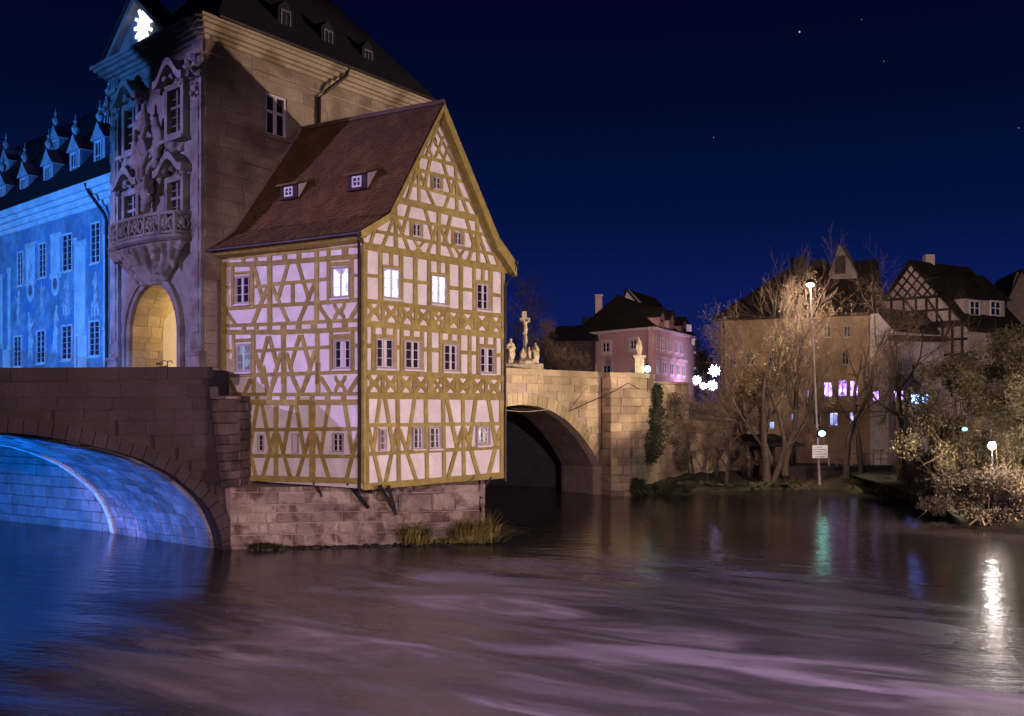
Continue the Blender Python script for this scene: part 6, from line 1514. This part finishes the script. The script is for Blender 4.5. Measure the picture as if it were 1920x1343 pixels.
# cables
cb_ = thing('overhead_cable', at(1540, 772, 70), 'thin dark cable strung across the front of the ochre house', 'cable'); obj('wire', MB().tube([at(1360 + 32 * k, 771 + 3 * math.sin(math.pi * k / 10), 72) for k in range(11)], .02, 4), M_iron, cb_)
cb_ = thing('bridge_cable', BR.pt(6, 4, .1), 'cable sagging diagonally across the pale bridge spandrel', 'cable')
obj('wire', MB().tube([at(x, y, 57.5 - .1) for x, y in ((1048, 777), (1075, 768), (1105, 754), (1128, 744), (1155, 732), (1178, 718), (1198, 730))], .028, 5), M_strut, cb_)
cb_ = thing('arch_cable', at(990, 768, 52.5), 'pale cable slung across the mouth of the right arch', 'cable'); obj('wire', MB().tube([at(x, y, 53.0) for x, y in ((946, 769), (965, 771), (990, 772), (1012, 770), (1032, 767))], .02, 5), M_statue, cb_)

# ------------------------------------------------------------------ plants
def leafy(mb, c, r, n, size, rg_, squash=(1, 1, 1), shell=.55):
    c = Vector(c)
    for _ in range(n):
        d = Vector((rg_.gauss(0, 1), rg_.gauss(0, 1), rg_.gauss(0, 1))).normalized(); k = r * (shell + (1 - shell) * rg_.random()) if rg_.random() < .75 else r * rg_.random()
        p = c + Vector((d.x * k * squash[0], d.y * k * squash[1], d.z * k * squash[2]))
        leaf(mb, p, size * rg_.uniform(.6, 1.3), rg_)
def leaf(mb, p, s, rg_):
    a = Vector((rg_.gauss(0, 1), rg_.gauss(0, 1), rg_.gauss(0, 1))).normalized(); b = a.cross(Vector((rg_.gauss(0, 1), rg_.gauss(0, 1), rg_.gauss(0, 1)))).normalized()
    i = len(mb.v); mb.v += [tuple(p - a * s), tuple(p + b * s * .5), tuple(p + a * s), tuple(p - b * s * .5)]; mb.f.append((i, i + 1, i + 2, i + 3))
def grow(thick, thin, p, d, length, r, level, rg_, tips, up=.12, wob=.22, kids=4, spread=.9, cut=.025, fade=.62):
    n = max(3, int(length / .5)); pts = [p.copy()]; dirs = [d.copy()]
    for i in range(n):
        d = (d + Vector((rg_.gauss(0, wob), rg_.gauss(0, wob), rg_.gauss(0, wob * .6) + up)) * .5).normalized(); p = p + d * (length / n); pts.append(p.copy()); dirs.append(d.copy())
    rad = [max(.006, r * (1 - .72 * i / n)) for i in range(n + 1)]
    (thick if r > cut else thin).tube(pts, rad, 7 if r > .12 else (5 if r > cut else 3), False)
    if level <= 0: tips.append((pts[-1], d)); return
    k = kids + (1 if level > 2 else 0)
    for j in range(k):
        t = .28 + .72 * (j + rg_.random()) / k; i = min(n, int(t * n)); ax = dirs[i].cross(Vector((rg_.gauss(0, 1), rg_.gauss(0, 1), rg_.gauss(0, 1)))).normalized()
        nd = (Matrix.Rotation(rg_.uniform(.45, spread), 3, ax) @ dirs[i]).normalized()
        grow(thick, thin, pts[i], nd, length * fade * rg_.uniform(.7, 1.15), rad[i] * .6, level - 1, rg_, tips, up, wob, kids, spread, cut, fade)
def tree(name, base, top, r, label, seed, cat='tree', levels=4, kids=4, spread=.95, leaves=None, lsize=.12, ln=6, up=.12, wob=.2, group=None, trunkpart=.62, lmat=None):
    rg_ = random.Random(seed); base, top = Vector(base), Vector(top); t = thing(name, base, label, cat, group)
    thick, thin, tips = MB(), MB(), []
    d = (top - base); L_ = d.length
    grow(thick, thin, base - Vector((0, 0, .3)), d.normalized(), L_ * trunkpart, r, levels, rg_, tips, up, wob, kids, spread)
    o = link('trunk', thick.mesh('trunk'), M_bark, t, True)
    if thin.v: link('crown', thin.mesh('crown'), M_twig, t)
    if leaves:
        lb = MB()
        for p, d_ in tips:
            for _ in range(ln): leaf(lb, p + Vector((rg_.gauss(0, .28), rg_.gauss(0, .28), rg_.gauss(0, .28))), lsize * rg_.uniform(.6, 1.3), rg_)
        o = link('foliage', lb.mesh('foliage'), leaves, t)
    return t
G_ = 'bare trees on the far bank'
tree('bare_tree', at(1437, 896, 61.5), at(1408, 590, 62.5), .26, 'leaning grey tree trunk left of the shed, forked low', 1, levels=5, kids=3, trunkpart=.72, spread=.62, up=.25, group=G_)
tree('bare_tree', at(1449, 896, 61.8), at(1512, 600, 63), .20, 'slim trunk leaning right from the shed corner', 2, levels=5, kids=3, trunkpart=.72, spread=.62, up=.25, group=G_)
tree('bare_tree', at(1472, 884, 64), at(1480, 560, 64.5), .24, 'straight thin bare tree just behind the leaning trunks', 3, levels=5, kids=4, trunkpart=.7, spread=.65, up=.28, group=G_)
tree('bare_tree', at(1588, 888, 64), at(1572, 540, 65), .22, 'thin bare tree right of the tall street lamp', 4, levels=4, kids=4, trunkpart=.8, spread=1.1, group=G_)
tree('bare_tree', at(1694, 900, 60), at(1640, 500, 61.5), .36, 'tall bare tree with wide boughs before the white house', 14, levels=5, kids=4, spread=1.15, group=G_, trunkpart=.52)
tree('bare_tree', at(1398, 870, 66), at(1378, 610, 67), .16, 'bushy brown tree covering the left end of the ochre house', 6, levels=5, kids=4, spread=.9, leaves=M_leaf_brown, lsize=.06, ln=2, up=.2, group=G_)
tree('yellow_tree', at(1452, 880, 63.2), at(1412, 560, 62.2), .2, 'tree with lamp-lit yellow leaves left of the street lamp', 12, levels=4, kids=4, spread=.75, up=.2, leaves=M_leaf_yellow, lsize=.10, ln=9)
tree('bare_tree', at(1345, 890, 64.5), at(1330, 705, 65), .13, 'many-stemmed bare thicket against the embankment wall', 8, levels=5, kids=4, spread=1.0, group=G_)
tree('bare_tree', at(1362, 905, 62.5), at(1378, 740, 62.5), .14, 'twiggy bare shrub with splayed roots at the waterside', 9, levels=5, kids=4, spread=1.1, group=G_)
tree('bare_tree', at(1300, 880, 66), at(1296, 742, 66), .10, 'small tangled bare shrub high on the embankment wall', 10, levels=5, kids=4, spread=1.1, group=G_)
tree('bare_tree', at(1615, 880, 66), at(1650, 520, 67), .2, 'slender bare tree overlapping the corner of the white house', 17, levels=4, kids=4, spread=1.0, group=G_)
G2 = 'bare trees behind the bridge'
tree('bare_tree', at(962, 740, 78), at(970, 520, 78), .24, 'dark bare tree behind the stone crucifix', 21, levels=5, kids=4, spread=.9, group=G2)
tree('bare_tree', at(1028, 740, 74), at(1034, 590, 74), .2, 'dark bare tree right of the stone figures', 22, levels=5, kids=4, spread=1.0, group=G2)
tree('bare_tree', at(1058, 740, 73), at(1062, 622, 73), .16, 'low branching bare tree near the left wall of the pink house', 23, levels=5, kids=4, spread=1.1, group=G2)
tree('yellow_tree', at(1322, 740, 108), at(1322, 640, 108), .2, 'pale lit tree standing behind the star lanterns', 25, levels=4, kids=4, leaves=M_leaf_yellow, lsize=.22, ln=5)

def bush(name, label, clumps, lm, seed, size=.11, stems=None, cat='bush'):
    rg_ = random.Random(seed); c0 = Vector(clumps[0][0]); t = thing(name, Vector((c0.x, c0.y, .4)), label, cat); lb, sb = MB(), MB()
    for c, r, n, sq in clumps:
        for k in range(7):                                         # uneven outline: sub-clumps inside each mass
            d = Vector((rg_.gauss(0, 1), rg_.gauss(0, 1), rg_.gauss(0, 1))).normalized(); q_ = Vector(c) + Vector((d.x * sq[0], d.y * sq[1], d.z * sq[2])) * r * rg_.uniform(.35, .8)
            leafy(lb, q_, r * rg_.uniform(.28, .55), n // 7, size, rg_, sq, .3)
            b = Vector((c[0] + rg_.uniform(-.5, .5), c[1] + rg_.uniform(-.3, .3), .2)); m_ = lerp(b, q_, .5) + Vector((rg_.gauss(0, .25), rg_.gauss(0, .2), .2)); sb.tube([b, m_, q_], [.045, .03, .012], 4, False)
            for _ in range(4): sb.tube([q_, q_ + Vector((rg_.gauss(0, 1), rg_.gauss(0, 1), rg_.gauss(.3, 1))) * r * .45], [.014, .004], 3, False)
    o = link('stems', sb.mesh('stems'), M_twig, t); o['kind'] = 'stuff'; link('foliage', lb.mesh('foliage'), lm, t); return t
def B(px, py, Y): return tuple(at(px, py, Y))
bush('large_bush', 'tall rounded bush lit from within, left of the dazzling lamp', [(B(1790, 770, 50), 2.5, 11000, (1.1, .8, 1)), (B(1768, 870, 51), 1.7, 7000, (1.1, .8, 1)), (B(1815, 690, 51), 1.9, 6500, (1.2, .8, .8)), (B(1752, 925, 50.0), 1.0, 3000, (1.2, .7, .7)), (B(1700, 865, 57), 1.3, 2200, (1, .8, 1)), (B(1770, 830, 48.5), 1.9, 4200, (1.1, .8, 1))], M_leaf_brown, 61, .075)
bush('large_bush', 'dense leafy bush hanging over the dazzling lamp at the right edge', [(B(1880, 730, 49), 2.5, 10000, (1.1, .8, 1)), (B(1940, 760, 47), 2.3, 7500, (1, .8, 1.2)), (B(1890, 660, 51), 1.7, 5000, (1.2, .8, .8)), (B(1845, 850, 47.6), 1.6, 6000, (1.1, .7, 1)), (B(1885, 885, 46.6), 1.3, 4200, (1.2, .7, 1)), (B(1800, 870, 48), 1.4, 4200, (1.1, .7, 1)), (B(1925, 870, 47.0), 1.8, 6000, (1, .8, 1))], M_leaf_brown, 62, .075)
bush('waterside_bush', 'low tangled bush trailing into the river under the dazzling lamp', [(B(1800, 920, 46.0), 1.5, 5000, (1.5, .8, .8)), (B(1875, 920, 43.6), 1.35, 5000, (1.5, .7, .8)), (B(1840, 968, 43.2), .9, 2600, (1.9, .7, .5)), (B(1930, 950, 42.5), 1.3, 3600, (1.2, .7, .9)), (B(1770, 955, 46.5), .8, 1800, (1.9, .7, .5))], M_leaf_dark, 63, .07)
bush('waterside_bush', 'low green bush at the foot of the bridge pier', [(B(1200, 912, 59), .75, 1100, (1.5, .8, .75)), (B(1245, 912, 59.5), .7, 900, (1.5, .8, .7)), (B(1290, 915, 60), .5, 500, (1.6, .8, .6))], M_leaf_green, 64, .09)
bush('waterside_bush', 'straggly dull green growth along the water below the bare thicket', [(B(1345, 912, 60.8), .5, 420, (2.2, .8, .5)), (B(1420, 908, 61.2), .45, 380, (2.4, .8, .4)), (B(1500, 905, 61.2), .45, 380, (2.4, .8, .4)), (B(1590, 903, 61.4), .45, 380, (2.4, .8, .4)), (B(1655, 905, 60), .5, 420, (1.6, .8, .6))], M_leaf_green, 65, .07)
# ivy on the embankment
def ivy(label, pl, blobs, seed, m):
    rg_ = random.Random(seed); u, z = pl.uz(*blobs[0][:2]); t = thing('ivy', pl.pt(u, 1, .1), label, 'ivy'); lb, sb = MB(), MB()
    for x, y, rx, ry, n in blobs:
        u, z = pl.uz(x, y); ru, rz = abs(pl.uz(x + rx, y)[0] - u), ry * 63 / F
        for _ in range(n):
            a, k = rg_.uniform(0, 6.283), math.sqrt(rg_.random()) * rg_.uniform(.7, 1.15); leaf(lb, pl.pt(u + ru * k * math.cos(a), z + rz * k * math.sin(a), .06 + rg_.random() * .32), rg_.uniform(.06, .12), rg_)
        sb = MB(); sb.tube([pl.pt(u, z - rz, .04), pl.pt(u + ru * .2, z, .05), pl.pt(u - ru * .1, z + rz, .04)], .02, 4, False); link('stem', sb.mesh('stem'), M_bark, t)
    link('foliage', lb.mesh('foliage'), m, t)
ivy('dark green ivy hanging down the pale wall right of the pier', EMB, [(1227, 740, 9, 22, 500), (1226, 785, 14, 34, 900), (1222, 830, 18, 30, 900), (1215, 855, 10, 16, 350)], 71, M_ivy)
ivy('brown dried ivy mat spread over the lower embankment', EMB, [(1255, 815, 24, 18, 800), (1272, 850, 14, 34, 700), (1285, 815, 18, 22, 700), (1262, 770, 18, 34, 700)], 72, M_leaf_brown)
# grass tufts and moss at the foundation
def tuft(label, base, n, h, seed, spread=.5, m=None):
    rg_ = random.Random(seed); base = Vector(base); t = thing('grass_tuft', base, label, 'grass'); mb = MB()
    for _ in range(n):
        a = rg_.uniform(0, 6.283); p = base + Vector((rg_.gauss(0, spread * .45), rg_.gauss(0, .12), 0)); d = Vector((math.cos(a) * .6 + (p.x - base.x) * .9, math.sin(a) * .35 - .2, 1.0)).normalized(); L_ = h * rg_.uniform(.4, 1.1); w = rg_.uniform(.012, .026)
        s_ = Vector((d.y, -d.x, 0)).normalized() * w; m1 = p + d * L_ * .55; e = m1 + (d + Vector((d.x * .8, d.y * .6, -.75))).normalized() * L_ * .55
        i = len(mb.v); mb.v += [tuple(p - s_), tuple(p + s_), tuple(m1 + s_ * .8), tuple(m1 - s_ * .8), tuple(e)]; mb.f += [(i, i + 1, i + 2, i + 3), (i + 3, i + 2, i + 4)]
    link('blades', mb.mesh('blades'), m or M_grass, t)
def onfoot(px, off=.12):
    pl = FA if px < 745 else FB; u = pl.uz(px, 1010)[0]; return pl.pt(u, .05, off)
tuft('large yellow-green grass tuft at the right corner of the foundation', onfoot(890, .25), 1100, 1.35, 81, .85)
tuft('smaller grass tuft growing up the middle of the foundation', onfoot(775, .2), 480, 1.25, 82, .45)
tuft('low dark moss and grass cushion at the left foot of the foundation', onfoot(497), 500, .28, 83, .6, M_leaf_green)
tuft('thin fringe of dry grass between the two foundation tufts', onfoot(825), 360, .3, 84, 1.0)
# ledge of mud and stones along the foundation foot
mu = MB(); rg = random.Random(44)
for k in range(120):
    px = rg.uniform(470, 905); p = onfoot(px, rg.uniform(0, .45)); mu.ball(p - Vector((0, 0, .06)), rg.uniform(.08, .22), rg.uniform(.08, .2), rg.uniform(.05, .13), 6, 4)
o = obj('shore_stones', mu, mat('wet_stone', (0.035, 0.028, 0.022), .5, .4), smooth=True, kind='stuff'); tag(o, 'dark wet stones along the foot of the foundation', 'stones')
# dry vine under the overhanging gable
vb = MB(); rg = random.Random(66)
for k in range(220):
    u = rg.uniform(2.2, 6.6); p = HR.pt(u, 2.15 + rg.uniform(-.1, .05), -.5 + rg.uniform(-.3, .3)); q_ = p + Vector((rg.gauss(0, .25), rg.gauss(0, .2), -rg.uniform(.05, .35))); vb.tube([p, lerp(p, q_, .5) + Vector((rg.gauss(0, .08), 0, .03)), q_], .010, 3, False)
t = thing('dry_vine', HR.pt(4.5, 2.1, -.5), 'tangle of dry vine under the overhanging timbered gable', 'vine'); link('stems', vb.mesh('stems'), M_twig, t)
# stars
for px, py, r, lab in ((1499, 60, 1.5, 'brightest star, high in the right half of the sky'), (1338, 258, .9, 'single star near the middle of the sky'), (1615, 37, .7, 'faint star near the top right of the brightest one'), (1657, 115, .8, 'faint star low right of the brightest one'), (1910, 240, .9, 'star close to the right edge of the sky')):
    c = at(px, py, 3000); s_ = MB().ball(c, r * 3000 / F, r * 3000 / F, r * 3000 / F, 8, 6); o = obj('star', s_, glow('starlight_' + str(px), (0.8, 0.85, 1.0), .35 + .45 * (r > 1)), None, False, lab, 'star', 'stars in the night sky')
